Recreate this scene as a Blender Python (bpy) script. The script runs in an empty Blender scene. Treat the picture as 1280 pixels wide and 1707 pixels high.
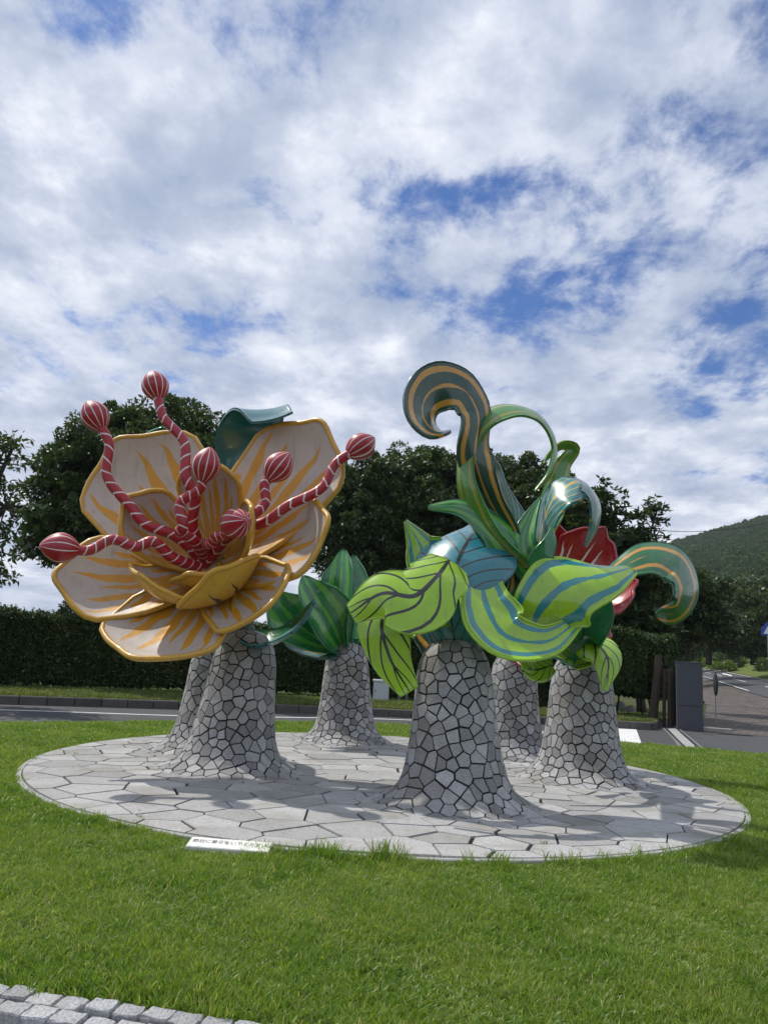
import bpy, math, random
import numpy as np
from math import sin, cos, pi, radians, sqrt, atan2, exp
from mathutils import Vector, Matrix
random.seed(7); RNG = np.random.default_rng(7)
S = bpy.context.scene; COL = S.collection

# ------------------------------------------------------------ camera, sky, sun, exposure
F_PX = 1282.0; PITCH = radians(10.46); ROLL = radians(3.28); EYE = 1.6
fw = Vector((0, cos(PITCH), sin(PITCH))); up0 = Vector((0, -sin(PITCH), cos(PITCH))); rt0 = Vector((1, 0, 0))
rt = rt0*cos(ROLL)+up0*sin(ROLL); up = up0*cos(ROLL)-rt0*sin(ROLL)
cd = bpy.data.cameras.new('camera'); cam = bpy.data.objects.new('camera', cd); COL.objects.link(cam)
m = Matrix((rt, up, -fw)).transposed().to_4x4(); m.translation = (0, 0, EYE); cam.matrix_world = m
cd.sensor_fit = 'VERTICAL'; cd.sensor_height = 24; cd.lens = 24*F_PX/1707; cd.clip_start = .05; cd.clip_end = 5000
S.camera = cam
SUN_DIR = Vector((-0.62, 0.40, 1.10)).normalized()       # towards the sun: high, left, a little behind the sculptures
elev = math.asin(SUN_DIR.z); az = atan2(SUN_DIR.x, SUN_DIR.y)
S.view_settings.view_transform = 'Standard'; S.view_settings.look = 'None'
S.view_settings.exposure = .15; S.view_settings.gamma = 1; S.view_settings.use_curve_mapping = False
sd = bpy.data.lights.new('sun', 'SUN'); sd.energy = 3.4; sd.angle = radians(.8); sd.color = (1, .955, .88)
so = bpy.data.objects.new('sun', sd); COL.objects.link(so); so.rotation_euler = SUN_DIR.to_track_quat('Z', 'Y').to_euler()

W = bpy.data.worlds.new('World'); S.world = W; W.use_nodes = True
nt = W.node_tree; nt.nodes.clear(); L = nt.links.new
def N(t, **k):
    n = nt.nodes.new(t)
    for a, b in k.items(): setattr(n, a, b)
    return n
def wmath(op, a, b=None, c=None, clamp=False):
    n = N('ShaderNodeMath', operation=op, use_clamp=clamp)
    for i, v in enumerate((a, b, c)):
        if v is None: continue
        if isinstance(v, (int, float)): n.inputs[i].default_value = v
        else: L(v, n.inputs[i])
    return n.outputs[0]
sky = N('ShaderNodeTexSky', sky_type='NISHITA', sun_disc=False, sun_elevation=elev, sun_rotation=az, altitude=600, air_density=1.0, dust_density=.6, ozone_density=2.0)
tc = N('ShaderNodeTexCoord'); sep = N('ShaderNodeSeparateXYZ'); L(tc.outputs['Generated'], sep.inputs[0])
zz = wmath('ADD', wmath('MAXIMUM', sep.outputs[2], 0.0), .16)
cmb = N('ShaderNodeCombineXYZ'); L(wmath('DIVIDE', sep.outputs[0], zz), cmb.inputs[0]); L(wmath('DIVIDE', sep.outputs[1], zz), cmb.inputs[1])
def wnoise(scale, det, rough, dist, off=(0, 0, 0), sc=(1, 1, 1)):
    mp = N('ShaderNodeMapping'); mp.inputs['Location'].default_value = off; mp.inputs['Scale'].default_value = sc; L(cmb.outputs[0], mp.inputs[0])
    n = N('ShaderNodeTexNoise'); n.inputs['Scale'].default_value = scale; n.inputs['Detail'].default_value = det
    n.inputs['Roughness'].default_value = rough; n.inputs['Distortion'].default_value = dist; L(mp.outputs[0], n.inputs['Vector']); return n.outputs[0]
def wrange(v, a, b, c, d, smooth=True):
    n = N('ShaderNodeMapRange', interpolation_type='SMOOTHSTEP' if smooth else 'LINEAR')
    for i, x in enumerate((v, a, b, c, d)):
        if isinstance(x, (int, float)): n.inputs[i].default_value = x
        else: L(x, n.inputs[i])
    return n.outputs[0]
# broken cloud deck: large masses, eaten into by finer billows; blue gaps between
big = wnoise(1.15, 3, .5, .35, (5.2, 8.3, 0), (1, .9, 1))
fine = wnoise(6.5, 12, .64, .12, (1.9, 4.1, 0), (1, .75, 1))
cov = wmath('ADD', wmath('MULTIPLY', big, .45), wmath('MULTIPLY', fine, .55))
# the deck closes up towards the horizon
cov = wmath('ADD', cov, wrange(sep.outputs[2], 0.0, .45, .09, 0.0))
# where the deck has broken open: loose gaps in the cloud, each a direction in the sky with its own extent
def sky_uv(px, py):
    d = (fw + rt*((px-640)/F_PX) + up*((853.5-py)/F_PX)).normalized(); return Vector((d.x/(d.z+.16), d.y/(d.z+.16), 0))
for hx, hy, rx, ry, amp in ((890, 335, 150, 50, .17), (600, 350, 190, 48, .12), (845, 520, 120, 55, .17), (1240, 600, 110, 80, .27), (1150, 240, 120, 45, .09), (1040, 420, 110, 45, .11), (640, 490, 110, 40, .10), (420, 545, 120, 50, .09), (150, 20, 240, 60, .13), (560, 20, 90, 40, .07), (1260, 20, 60, 60, .12), (20, 980, 160, 60, .06), (1090, 160, 80, 40, .09)):
    c_ = sky_uv(hx, hy); ex = abs((sky_uv(hx+rx, hy)-c_).x); ey = abs((sky_uv(hx, hy+ry)-c_).y)
    mp = N('ShaderNodeMapping', vector_type='TEXTURE'); L(cmb.outputs[0], mp.inputs[0]); mp.inputs['Location'].default_value = c_; mp.inputs['Scale'].default_value = (ex*1.75, ey*1.75, 1)
    ln = N('ShaderNodeVectorMath', operation='LENGTH'); L(mp.outputs[0], ln.inputs[0])
    cov = wmath('SUBTRACT', cov, wrange(ln.outputs['Value'], 0.0, 1.2, amp*.68, 0.0))
mask = wrange(cov, .325, .475, 0.0, 1.0)
shade = wnoise(3.6, 10, .60, .15, (7.3, 2.2, 0), (1, .85, 1))
thick = wrange(cov, .45, .66, 0, 1)
tone = wmath('ADD', wmath('MULTIPLY', wrange(shade, .34, .66, 0, 1), .62), wmath('MULTIPLY', thick, .38))
cc = N('ShaderNodeValToRGB'); e = cc.color_ramp.elements
e[0].position = 0.0; e[0].color = (3.6, 4.3, 5.8, 1); e[1].position = 1.0; e[1].color = (9.3, 9.5, 10, 1)
x = cc.color_ramp.elements.new(.5); x.color = (5.9, 6.4, 7.6, 1)
L(tone, cc.inputs[0])
mixc = N('ShaderNodeMix', data_type='RGBA'); L(mask, mixc.inputs[0])
dk = N('ShaderNodeMix', data_type='RGBA', blend_type='MULTIPLY'); dk.inputs[0].default_value = 1; L(sky.outputs[0], dk.inputs[6]); dk.inputs[7].default_value = (.42, .66, 1.02, 1)
L(dk.outputs[2], mixc.inputs[6]); L(cc.outputs[0], mixc.inputs[7])
bg = N('ShaderNodeBackground'); bg.inputs['Strength'].default_value = .1; L(mixc.outputs[2], bg.inputs[0])
wo = N('ShaderNodeOutputWorld'); L(bg.outputs[0], wo.inputs[0])

# ------------------------------------------------------------ helpers
def ray(px, py):
    return fw + rt*((px-640)/F_PX) + up*((853.5-py)/F_PX)
def at(px, py, Y):
    r = ray(px, py); return Vector((0, 0, EYE)) + r*(Y/r.y)
def gnd(px, py, z=0.0):
    r = ray(px, py); return Vector((0, 0, EYE)) + r*((z-EYE)/r.z)

def tag(o, label=None, cat=None, group=None, kind=None):
    if label: o['label'] = label
    if cat: o['category'] = cat
    if group: o['group'] = group
    if kind: o['kind'] = kind
    return o
def empty(name, loc, rz=0, **k):
    o = bpy.data.objects.new(name, None); COL.objects.link(o); o.location = loc; o.rotation_euler = (0, 0, rz); o.empty_display_size = .2
    return tag(o, **k)
def wmat(o): return (wmat(o.parent) if o.parent else Matrix.Identity(4)) @ o.matrix_basis
def link(name, me, mats=(), parent=None, **k):
    o = bpy.data.objects.new(name, me); COL.objects.link(o)
    if mats is not None:
        for mm in (mats if isinstance(mats, (list, tuple)) else [mats]): me.materials.append(mm)
    if parent is not None:
        o.parent = parent
        if k.pop('world', True): o.matrix_basis = wmat(parent).inverted()    # geometry given in world space
    else: k.pop('world', None)
    return tag(o, **k)
def pymesh(name, V, F, smooth=False):
    me = bpy.data.meshes.new(name); me.from_pydata([tuple(v) for v in V], [], F); me.update()
    if smooth: me.polygons.foreach_set('use_smooth', [True]*len(me.polygons))
    return me
def npmesh(name, V, quads=None, tris=None, smooth=False):
    V = np.asarray(V, np.float32); me = bpy.data.meshes.new(name); me.vertices.add(len(V)); me.vertices.foreach_set('co', V.ravel())
    fs = []; tot = []
    if quads is not None and len(quads): fs.append(np.asarray(quads, np.int32).ravel()); tot += [4]*len(quads)
    if tris is not None and len(tris): fs.append(np.asarray(tris, np.int32).ravel()); tot += [3]*len(tris)
    idx = np.concatenate(fs); tot = np.array(tot, np.int32); st = np.concatenate([[0], np.cumsum(tot)[:-1]]).astype(np.int32)
    me.loops.add(len(idx)); me.loops.foreach_set('vertex_index', idx); me.polygons.add(len(tot))
    me.polygons.foreach_set('loop_start', st); me.polygons.foreach_set('loop_total', tot)
    if smooth: me.polygons.foreach_set('use_smooth', np.ones(len(tot), bool))
    me.update(calc_edges=True); return me

class Geo:
    def __init__(s): s.V = []; s.F = []
    def box(s, c, size, rz=0, rx=0, ry=0, bev=0):
        M = Matrix.Translation(c) @ Matrix.Rotation(rz, 4, 'Z') @ Matrix.Rotation(ry, 4, 'Y') @ Matrix.Rotation(rx, 4, 'X')
        a, b, h = (q/2 for q in size); n = len(s.V)
        if bev:
            pts = []
            for sz, i in ((-h, 0), (h-bev, 0), (h, bev)):
                for sx, sy in ((-1, -1), (1, -1), (1, 1), (-1, 1)): pts.append(Vector((sx*(a-i), sy*(b-i), sz)))
            s.V += [M@p for p in pts]
            s.F.append([n+3, n+2, n+1, n]); s.F.append([n+8, n+9, n+10, n+11])
            for k in (0, 4):
                for j in range(4): s.F.append([n+k+j, n+k+(j+1) % 4, n+k+4+(j+1) % 4, n+k+4+j])
        else:
            s.V += [M@Vector((sx*a, sy*b, sz*h)) for sz in (-1, 1) for sx, sy in ((-1, -1), (1, -1), (1, 1), (-1, 1))]
            for f in ([3, 2, 1, 0], [4, 5, 6, 7], [0, 1, 5, 4], [1, 2, 6, 5], [2, 3, 7, 6], [3, 0, 4, 7]): s.F.append([n+i for i in f])
        return s
    def tube(s, pts, rad, seg=10, cap=True, close=False):
        pts = [Vector(p) for p in pts]; n0 = len(s.V); n = len(pts)
        if not isinstance(rad, (list, tuple, np.ndarray)): rad = [rad]*n
        prev = None
        for i, p in enumerate(pts):
            if close: t = (pts[(i+1) % n]-pts[i-1])
            else: t = (pts[min(i+1, n-1)]-pts[max(i-1, 0)])
            t.normalize()
            if prev is None: prev = t.orthogonal()
            u = (prev-t*prev.dot(t)).normalized(); prev = u; w = t.cross(u)
            for k in range(seg):
                a = 2*pi*k/seg; s.V.append(p+(u*cos(a)+w*sin(a))*rad[i])
        for i in range(n if close else n-1):
            j = (i+1) % n
            for k in range(seg): s.F.append([n0+i*seg+k, n0+i*seg+(k+1) % seg, n0+j*seg+(k+1) % seg, n0+j*seg+k])
        if cap and not close:
            s.F.append([n0+k for k in range(seg)][::-1]); s.F.append([n0+(n-1)*seg+k for k in range(seg)])
        return s
    def lathe(s, prof, c=(0, 0, 0), seg=24):
        n0 = len(s.V); c = Vector(c)
        for r, z in prof:
            for k in range(seg): a = 2*pi*k/seg; s.V.append(c+Vector((r*cos(a), r*sin(a), z)))
        for i in range(len(prof)-1):
            for k in range(seg): s.F.append([n0+i*seg+k, n0+i*seg+(k+1) % seg, n0+(i+1)*seg+(k+1) % seg, n0+(i+1)*seg+k])
        s.F.append([n0+(len(prof)-1)*seg+k for k in range(seg)]); return s
    def build(s, name, mats, parent=None, smooth=False, **k): return link(name, pymesh(name, s.V, s.F, smooth), mats, parent, **k)

def crom(pts, n):
    P = np.array([list(p) if hasattr(p, '__len__') or isinstance(p, Vector) else [p] for p in pts], float)
    d = np.r_[0, np.cumsum(np.maximum(1e-6, np.linalg.norm(np.diff(P, axis=0), axis=1)))] if P.shape[1] > 1 else np.arange(len(P), dtype=float)
    d /= d[-1]; t = np.linspace(0, 1, n); m = np.gradient(P, d, axis=0) if len(P) > 2 else np.repeat(((P[1]-P[0])/(d[1]-d[0]))[None], 2, 0)
    i = np.clip(np.searchsorted(d, t, side='right')-1, 0, len(d)-2); h = (d[i+1]-d[i])[:, None]; u = ((t-d[i])/(d[i+1]-d[i]))[:, None]
    return (2*u**3-3*u**2+1)*P[i]+(u**3-2*u**2+u)*h*m[i]+(-2*u**3+3*u**2)*P[i+1]+(u**3-u**2)*h*m[i+1]

# ------------------------------------------------------------ materials
class Mat:
    def __init__(s, name, rough=.8, spec=.5, metal=0, coat=0):
        s.m = bpy.data.materials.new(name); s.m.use_nodes = True; s.t = s.m.node_tree
        s.b = s.t.nodes['Principled BSDF']; s.b.inputs['Roughness'].default_value = rough
        s.b.inputs['Specular IOR Level'].default_value = spec; s.b.inputs['Metallic'].default_value = metal
        s.b.inputs['Coat Weight'].default_value = coat; s.b.inputs['Coat Roughness'].default_value = .08; s._tc = None
    def n(s, t, **k):
        n = s.t.nodes.new(t)
        for a, b in k.items(): setattr(n, a, b)
        return n
    def put(s, sock, v):
        if isinstance(v, (int, float)): sock.default_value = v
        elif isinstance(v, tuple): sock.default_value = (*v, 1) if len(v) == 3 and sock.type == 'RGBA' else v
        else: s.t.links.new(v, sock)
    def co(s, w='Object'):
        if s._tc is None: s._tc = s.n('ShaderNodeTexCoord')
        return s._tc.outputs[w]
    def pos(s):
        return s.n('ShaderNodeNewGeometry').outputs['Position']
    def mapping(s, v, sc=(1, 1, 1), loc=(0, 0, 0), rot=(0, 0, 0)):
        m = s.n('ShaderNodeMapping'); s.put(m.inputs[0], v); m.inputs['Scale'].default_value = sc; m.inputs['Location'].default_value = loc; m.inputs['Rotation'].default_value = rot; return m.outputs[0]
    def noise(s, v, scale, det=4, rough=.5, dist=0, out=0):
        n = s.n('ShaderNodeTexNoise'); s.put(n.inputs['Vector'], v); n.inputs['Scale'].default_value = scale; n.inputs['Detail'].default_value = det
        n.inputs['Roughness'].default_value = rough; n.inputs['Distortion'].default_value = dist; return n.outputs[out]
    def rng(s, v, a, b, c=0, d=1):
        n = s.n('ShaderNodeMapRange'); [s.put(n.inputs[i], x) for i, x in enumerate((v, a, b, c, d))]; return n.outputs[0]
    def math(s, op, a, b=None, c=None):
        n = s.n('ShaderNodeMath', operation=op); [s.put(n.inputs[i], x) for i, x in enumerate((a, b, c)) if x is not None]; return n.outputs[0]
    def mix(s, f, a, b, mode='MIX'):
        n = s.n('ShaderNodeMix', data_type='RGBA', blend_type=mode); s.put(n.inputs[0], f); s.put(n.inputs[6], a); s.put(n.inputs[7], b); return n.outputs[2]
    def rand(s): return s.n('ShaderNodeObjectInfo').outputs['Random']
    def island(s): return s.n('ShaderNodeNewGeometry').outputs['Random Per Island']
    def hsv(s, col, h=.5, sat=1., v=1.):
        n = s.n('ShaderNodeHueSaturation'); s.put(n.inputs['Color'], col); s.put(n.inputs['Hue'], h); s.put(n.inputs['Saturation'], sat); s.put(n.inputs['Value'], v); return n.outputs[0]
    def bump(s, h, strength=.3, dist=.01):
        n = s.n('ShaderNodeBump'); n.inputs['Strength'].default_value = strength; n.inputs['Distance'].default_value = dist; s.put(n.inputs['Height'], h)
        s.put(s.b.inputs['Normal'], n.outputs[0]); return s
    def col(s, c): s.put(s.b.inputs['Base Color'], c); return s.m

def granite(name, base, spread=.25, warm=0.0):
    M = Mat(name, .75, .4); p = M.co('Object')
    sp = M.noise(p, 95, 3, .8); c = M.mix(M.rng(sp, .36, .64), tuple(q*.55 for q in base), tuple(q*1.38 for q in base))
    r = M.rand(); c = M.hsv(c, .5, 1.0, M.rng(r, 0, 1, 1-spread, 1+spread))
    big = M.noise(M.pos(), 1.6, 5, .6); c = M.mix(M.rng(big, .47, .72, 0, .6), c, (.20, .18, .135))
    st = M.noise(M.mapping(M.pos(), (1, 1, .15)), 9, 4, .6); c = M.mix(M.rng(st, .52, .8, 0, .4), c, (.13, .125, .11))
    M.bump(sp, .35, .004); return M.col(c)
GRAN = granite('granite', (.31, .31, .315), .38)
GRAN_PAVE = granite('granite_paving', (.365, .362, .355), .22)
GRAN_COB = granite('granite_cobble', (.36, .365, .375), .22)
M = Mat('dark_joint', .9, .2); JOINT = M.bump(M.noise(M.co(), 60), .3).col(M.mix(M.noise(M.co(), 6), (.012, .012, .013), (.035, .033, .03)))
M = Mat('concrete', .85, .3); p = M.pos(); CONC = M.bump(M.noise(p, 60, 4), .25).col(M.mix(M.noise(p, 2.5, 6, .65), (.10, .098, .09), (.23, .22, .2)))
M = Mat('kerb_concrete', .9, .25); p = M.pos(); c = M.mix(M.noise(p, 4, 6, .7), (.045, .045, .042), (.13, .125, .115)); KERB = M.bump(M.noise(p, 50), .3).col(M.hsv(c, .5, 1, M.rng(M.rand(), 0, 1, .8, 1.2)))
M = Mat('light_concrete', .8, .3); p = M.pos(); LCONC = M.bump(M.noise(p, 60, 4), .2).col(M.mix(M.noise(p, 3, 6, .7), (.24, .24, .235), (.42, .415, .4)))
M = Mat('asphalt', .78, .4); p = M.pos(); a = M.noise(p, 140, 2, .7); c = M.mix(a, (.028, .03, .033), (.085, .087, .092)); c = M.mix(M.rng(M.noise(p, .7, 6, .65), .4, .7, 0, .5), c, (.075, .077, .08))
ASPH = M.bump(a, .4, .006).col(c)
M = Mat('road_paint', .6, .4); p = M.pos(); PAINT = M.col(M.mix(M.rng(M.noise(p, 9, 8, .75), .52, .72), (.72, .72, .70), (.22, .22, .22)))
M = Mat('brick_paving', .8, .3); br = M.n('ShaderNodeTexBrick'); M.put(br.inputs['Vector'], M.mapping(M.pos(), rot=(0, 0, .5))); br.inputs['Scale'].default_value = 1.0
br.inputs['Brick Width'].default_value = .42; br.inputs['Row Height'].default_value = .2; br.inputs['Mortar Size'].default_value = .02; br.inputs['Color1'].default_value = (.045, .035, .028, 1); br.inputs['Color2'].default_value = (.17, .145, .125, 1); br.inputs['Mortar'].default_value = (.02, .02, .017, 1)
BRICKP = M.col(M.mix(M.rng(M.noise(M.pos(), .5, 5, .6), .42, .8, 0, .7), br.outputs[0], (.10, .085, .065)))
M = Mat('soil_under_grass', .95, .1); p = M.pos(); LAWN = M.bump(M.noise(p, 60, 5), .8, .02).col(M.mix(M.noise(p, 5, 6, .7), (.035, .060, .010), (.07, .11, .02)))
M = Mat('rough_ground', .95, .1); p = M.pos(); GROUND = M.col(M.mix(M.noise(p, .4, 8, .7), (.03, .05, .012), (.09, .085, .04)))
M = Mat('bright_verge', .95, .1); p = M.pos(); VERGE = M.bump(M.noise(p, 12, 6), .9, .1).col(M.mix(M.noise(p, 1.2, 8, .7), (.06, .10, .02), (.17, .19, .06)))  # paler, yellower green than the lawn sheet

def grassmat(name, c1, c2, c3):
    M = Mat(name, .42, .5); r = M.rand(); w = M.pos()
    c = M.mix(M.math('MULTIPLY', M.math('ADD', r, M.island()), .5), c1, c2); c = M.mix(M.rng(M.noise(w, 1.3, 6, .7), .42, .64, 0, .75), c, c3)
    c = M.mix(M.rng(M.island(), .90, .93, 0, .9), c, (.42, .40, .20))
    M.b.inputs['Transmission Weight'].default_value = 0
    tr = M.n('ShaderNodeBsdfTranslucent'); M.put(tr.inputs[0], M.mix(1, c, (1.5, 1.5, .7), 'MULTIPLY'))
    mx = M.n('ShaderNodeMixShader'); mx.inputs[0].default_value = .42; M.col(c)
    M.t.links.new(M.b.outputs[0], mx.inputs[1]); M.t.links.new(tr.outputs[0], mx.inputs[2])
    M.t.links.new(mx.outputs[0], M.t.nodes['Material Output'].inputs[0]); return M.m
GRASS = grassmat('grass_blade', (.08, .165, .018), (.20, .325, .04), (.25, .33, .07))
VGRASS = grassmat('verge_blade', (.07, .12, .02), (.13, .19, .04), (.12, .14, .05))
def leafmat(name, c1, c2, c3=None, tr_=.2, rough=.45, spec=.4):
    M = Mat(name, rough, spec); r = M.island(); w = M.pos()
    c = M.mix(r, c1, c2)
    if c3: c = M.mix(M.rng(M.noise(w, .9, 3, .6), .5, .68, 0, .8), c, c3)
    tr = M.n('ShaderNodeBsdfTranslucent'); M.put(tr.inputs[0], M.mix(1, c, (1.4, 1.5, .6), 'MULTIPLY'))
    mx = M.n('ShaderNodeMixShader'); mx.inputs[0].default_value = tr_; M.col(c)
    M.t.links.new(M.b.outputs[0], mx.inputs[1]); M.t.links.new(tr.outputs[0], mx.inputs[2]); M.t.links.new(mx.outputs[0], M.t.nodes['Material Output'].inputs[0]); return M.m
LEAF_DARK = leafmat('leaf_dark', (.024, .048, .015), (.062, .098, .030), (.085, .115, .030), .2, .38)
LEAF_OAK = leafmat('leaf_oak', (.03, .056, .016), (.075, .115, .032), (.09, .12, .034))
LEAF_LIGHT = leafmat('leaf_light', (.045, .075, .02), (.08, .115, .035), (.085, .11, .03))
LEAF_BROWN = leafmat('leaf_brown', (.06, .085, .03), (.11, .125, .045), (.13, .115, .05), .2, .6)
LEAF_HEDGE = leafmat('leaf_hedge', (.020, .045, .011), (.055, .095, .022), (.07, .09, .025))
LEAF_BRIGHT = leafmat('leaf_bright', (.08, .13, .02), (.14, .2, .04), (.16, .18, .05), .3)  # bright yellow-green foliage of the far shrubs
FAR_A = leafmat('far_leaf_green', (.036, .070, .024), (.062, .102, .036), (.085, .115, .04), .15, .9, .05)
FAR_B = leafmat('far_leaf_pale', (.05, .09, .03), (.08, .12, .042), (.10, .125, .045), .15, .9, .05)
M = Mat('bark', .9, .2); p = M.co(); BARK = M.bump(M.noise(M.mapping(p, (6, 6, 1)), 4, 6, .7), .6, .03).col(M.mix(M.noise(M.mapping(p, (5, 5, 1)), 3, 6, .7), (.025, .02, .015), (.09, .078, .062)))
M = Mat('hill_soil', .95, .05); HILLM = M.col(M.mix(M.noise(M.pos(), .02, 6, .6), (.02, .036, .014), (.034, .052, .02)))

def lacquer(name, fn, rough=.28, coat=.5):
    M = Mat(name, rough, .5, 0, coat); uv = M.n('ShaderNodeUVMap').outputs[0]; sp = M.n('ShaderNodeSeparateXYZ'); M.put(sp.inputs[0], uv)
    c = fn(M, uv, sp.outputs[0], sp.outputs[1])
    g = M.noise(M.co(), 3.0, 6, .65); c = M.mix(M.rng(g, .5, .8, 0, .3), c, (.16, .15, .12))        # grime
    dr = M.noise(M.mapping(M.co(), (14, 14, 1.2)), 1.0, 5, .6); c = M.mix(M.rng(dr, .56, .8, 0, .4), c, (.10, .09, .07))    # rain streaks
    M.put(M.b.inputs['Roughness'], M.rng(g, .3, .7, rough*.8, rough*1.7))
    M.bump(M.noise(M.co(), 5, 3), .06, .02); return M.col(c)
def plain(c, c2=None):
    def f(M, uv, u, v): return M.mix(M.noise(M.co(), 1.7, 4), c, c2 or tuple(q*.8 for q in c))
    return f
def flames(base, mark, dens=7, wid=.36, lmin=.55, lmax=.95, u0=.0):   # tapering streaks, unequal in length, running from the base of a petal outwards
    def f(M, uv, u, v):
        wv = M.noise(uv, 5.0, 3, .5); wu = M.noise(M.mapping(uv, (1, 1, 1), (4, 9, 0)), 3.0, 2, .5)
        vv = M.math('ADD', M.math('MULTIPLY', v, dens), M.math('MULTIPLY', M.math('SUBTRACT', wu, .5), 1.1)); cell = M.math('FLOOR', vv)
        wn = M.n('ShaderNodeTexWhiteNoise', noise_dimensions='1D'); M.put(wn.inputs['W'], cell); wn2 = M.n('ShaderNodeTexWhiteNoise', noise_dimensions='1D'); M.put(wn2.inputs['W'], M.math('ADD', cell, 17.3))
        x = M.math('ABSOLUTE', M.math('SUBTRACT', M.math('FRACT', vv), M.rng(wn2.outputs[0], 0, 1, .38, .62)))
        ln = M.rng(wn.outputs[0], 0, 1, lmin, lmax); t = M.math('DIVIDE', M.math('SUBTRACT', u, u0), ln)
        w = M.math('MULTIPLY', M.math('SINE', M.math('MULTIPLY', M.rng(t, 0, 1, .14, 1), 3.1416)), wid)
        w = M.math('MULTIPLY', w, M.rng(wv, .3, .7, .7, 1.15)); k = M.rng(M.math('SUBTRACT', w, x), -.012, .012)
        k = M.math('MULTIPLY', k, M.math('LESS_THAN', t, .99))
        return M.mix(k, M.mix(M.noise(M.co(), 2.2, 5, .6), base, tuple(q*.86 for q in base)), mark)
    return f
def veins(base, mark, nn=7, slope=1.9, w=.11, mid=.022):     # midrib and slanting side veins
    def f(M, uv, u, v):
        av = M.math('ABSOLUTE', M.math('SUBTRACT', v, .5))
        fr = M.math('FRACT', M.math('MULTIPLY', M.math('SUBTRACT', u, M.math('MULTIPLY', av, slope/3.2)), nn))
        side = M.math('LESS_THAN', fr, w); m = M.math('LESS_THAN', av, mid)
        return M.mix(M.math('MAXIMUM', side, m), M.mix(M.noise(M.co(), 2, 3), base, tuple(q*.8 for q in base)), mark)
    return f
def bands(base, mark, lo=.30, hi=.42, mid=.05):              # one soft-edged stripe each side of the midrib
    def f(M, uv, u, v):
        n = M.noise(M.mapping(uv, (7, 1, 1)), 1.2, 3, .5)
        av = M.math('ADD', M.math('ABSOLUTE', M.math('SUBTRACT', v, .5)), M.math('MULTIPLY', M.math('SUBTRACT', n, .5), .12))
        k = M.math('MULTIPLY', M.math('GREATER_THAN', av, lo), M.math('LESS_THAN', av, hi)); k = M.math('MAXIMUM', k, M.math('LESS_THAN', av, mid))
        return M.mix(k, M.mix(M.noise(M.co(), 2, 3), base, tuple(q*.75 for q in base)), mark)
    return f
CREAM = (.52, .45, .39); OCHRE = (.62, .33, .025); OCHRE_D = (.50, .23, .02); LIME = (.32, .56, .015); LIME_D = (.22, .46, .02)
TEAL = (.012, .17, .20); TEAL_D = (.008, .085, .10); GREEN = (.02, .20, .055); GREEN_D = (.006, .065, .04); RED = (.36, .004, .015); BLACK = (.010, .014, .014)
P_CREAM = lacquer('petal_cream', flames(CREAM, (.58, .28, .02), 8, .46, .72, .97), .45, .15)
P_YEL = lacquer('petal_yellow', flames((.66, .38, .03), (.02, .014, .012), 6, .17, .45, .8, .12), .3, .5)
P_YRIM = lacquer('petal_rim_yellow', plain((.62, .34, .025)), .35, .4)
P_RED = lacquer('stamen_red', plain(RED), .25, .6)
P_REDW = lacquer('red_white_streaks', flames(RED, (.66, .62, .60), 7, .26, .6, .9), .25, .6)
def _ring(M, uv, u, v):
    return M.mix(M.math('GREATER_THAN', M.math('FRACT', M.math('MULTIPLY', M.math('ADD', u, M.math('MULTIPLY', v, .05)), 15)), .86), RED, (.66, .62, .6))
P_RING = lacquer('stamen_ringed', _ring, .35, .25)
def _gore(M, uv, u, v):
    return M.mix(M.math('GREATER_THAN', M.math('FRACT', M.math('MULTIPLY', v, 6)), .84), RED, (.66, .62, .6))
P_GORE = lacquer('anther_striped', _gore, .35, .25)
P_LIMET = lacquer('leaf_lime_teal', bands(LIME, (.01, .20, .22)), .2, .8)
P_LIMEV = lacquer('leaf_lime_veined', veins(LIME, BLACK, 5, 2.2, .15, .035), .3, .5)
P_LIME = lacquer('leaf_lime', plain(LIME, LIME_D), .25, .7)
P_TEALV = lacquer('leaf_teal_veined', veins((.015, .21, .26), BLACK, 9, 1.8, .13, .02), .25, .7)
P_TEALY = lacquer('leaf_teal_ochre_veins', veins((.015, .20, .20), (.55, .36, .05), 8, 2.4, .13, .03), .25, .7)
P_TEAL = lacquer('leaf_teal', plain((.012, .19, .20), TEAL_D), .25, .7)
P_DGO = lacquer('ribbon_green_ochre', bands(GREEN_D, (.55, .27, .03), .28, .40, .03), .25, .7)
P_GO = lacquer('ribbon_mid_green_ochre', bands((.01, .14, .04), (.55, .27, .03), .22, .32, .0), .25, .7)
P_GREEN = lacquer('leaf_green', bands(GREEN, (.10, .34, .04), .2, .34, .04), .22, .7)
P_GREENP = lacquer('leaf_green_plain', plain(GREEN, (.01, .12, .05)), .22, .7)
P_GLIME = lacquer('ribbon_green_lime', bands((.07, .26, .03), (.30, .27, .03), .25, .36, .0), .22, .7)
STEEL = lacquer('steel_post', plain((.16, .19, .21)), .4, .2)
M = Mat('gate_wood', .8, .2); p = M.co(); GWOOD = M.col(M.mix(M.noise(M.mapping(p, (12, 12, 1)), 3, 6, .7), (.035, .027, .022), (.10, .078, .06)))
M = Mat('black_iron', .5, .5); IRON = M.col(M.mix(M.noise(M.co(), 12, 5), (.008, .008, .01), (.025, .024, .026)))
M = Mat('grey_painted_steel', .55, .4); p = M.co(); c = M.mix(M.noise(M.mapping(p, (3, 3, .6)), 2, 6, .6), (.052, .056, .068), (.075, .08, .095)); GBOX = M.col(c)
M = Mat('utility_box_paint', .5, .4); UBOX = M.col(M.mix(M.noise(M.co(), 5, 6, .7), (.42, .45, .46), (.55, .57, .58)))
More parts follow.
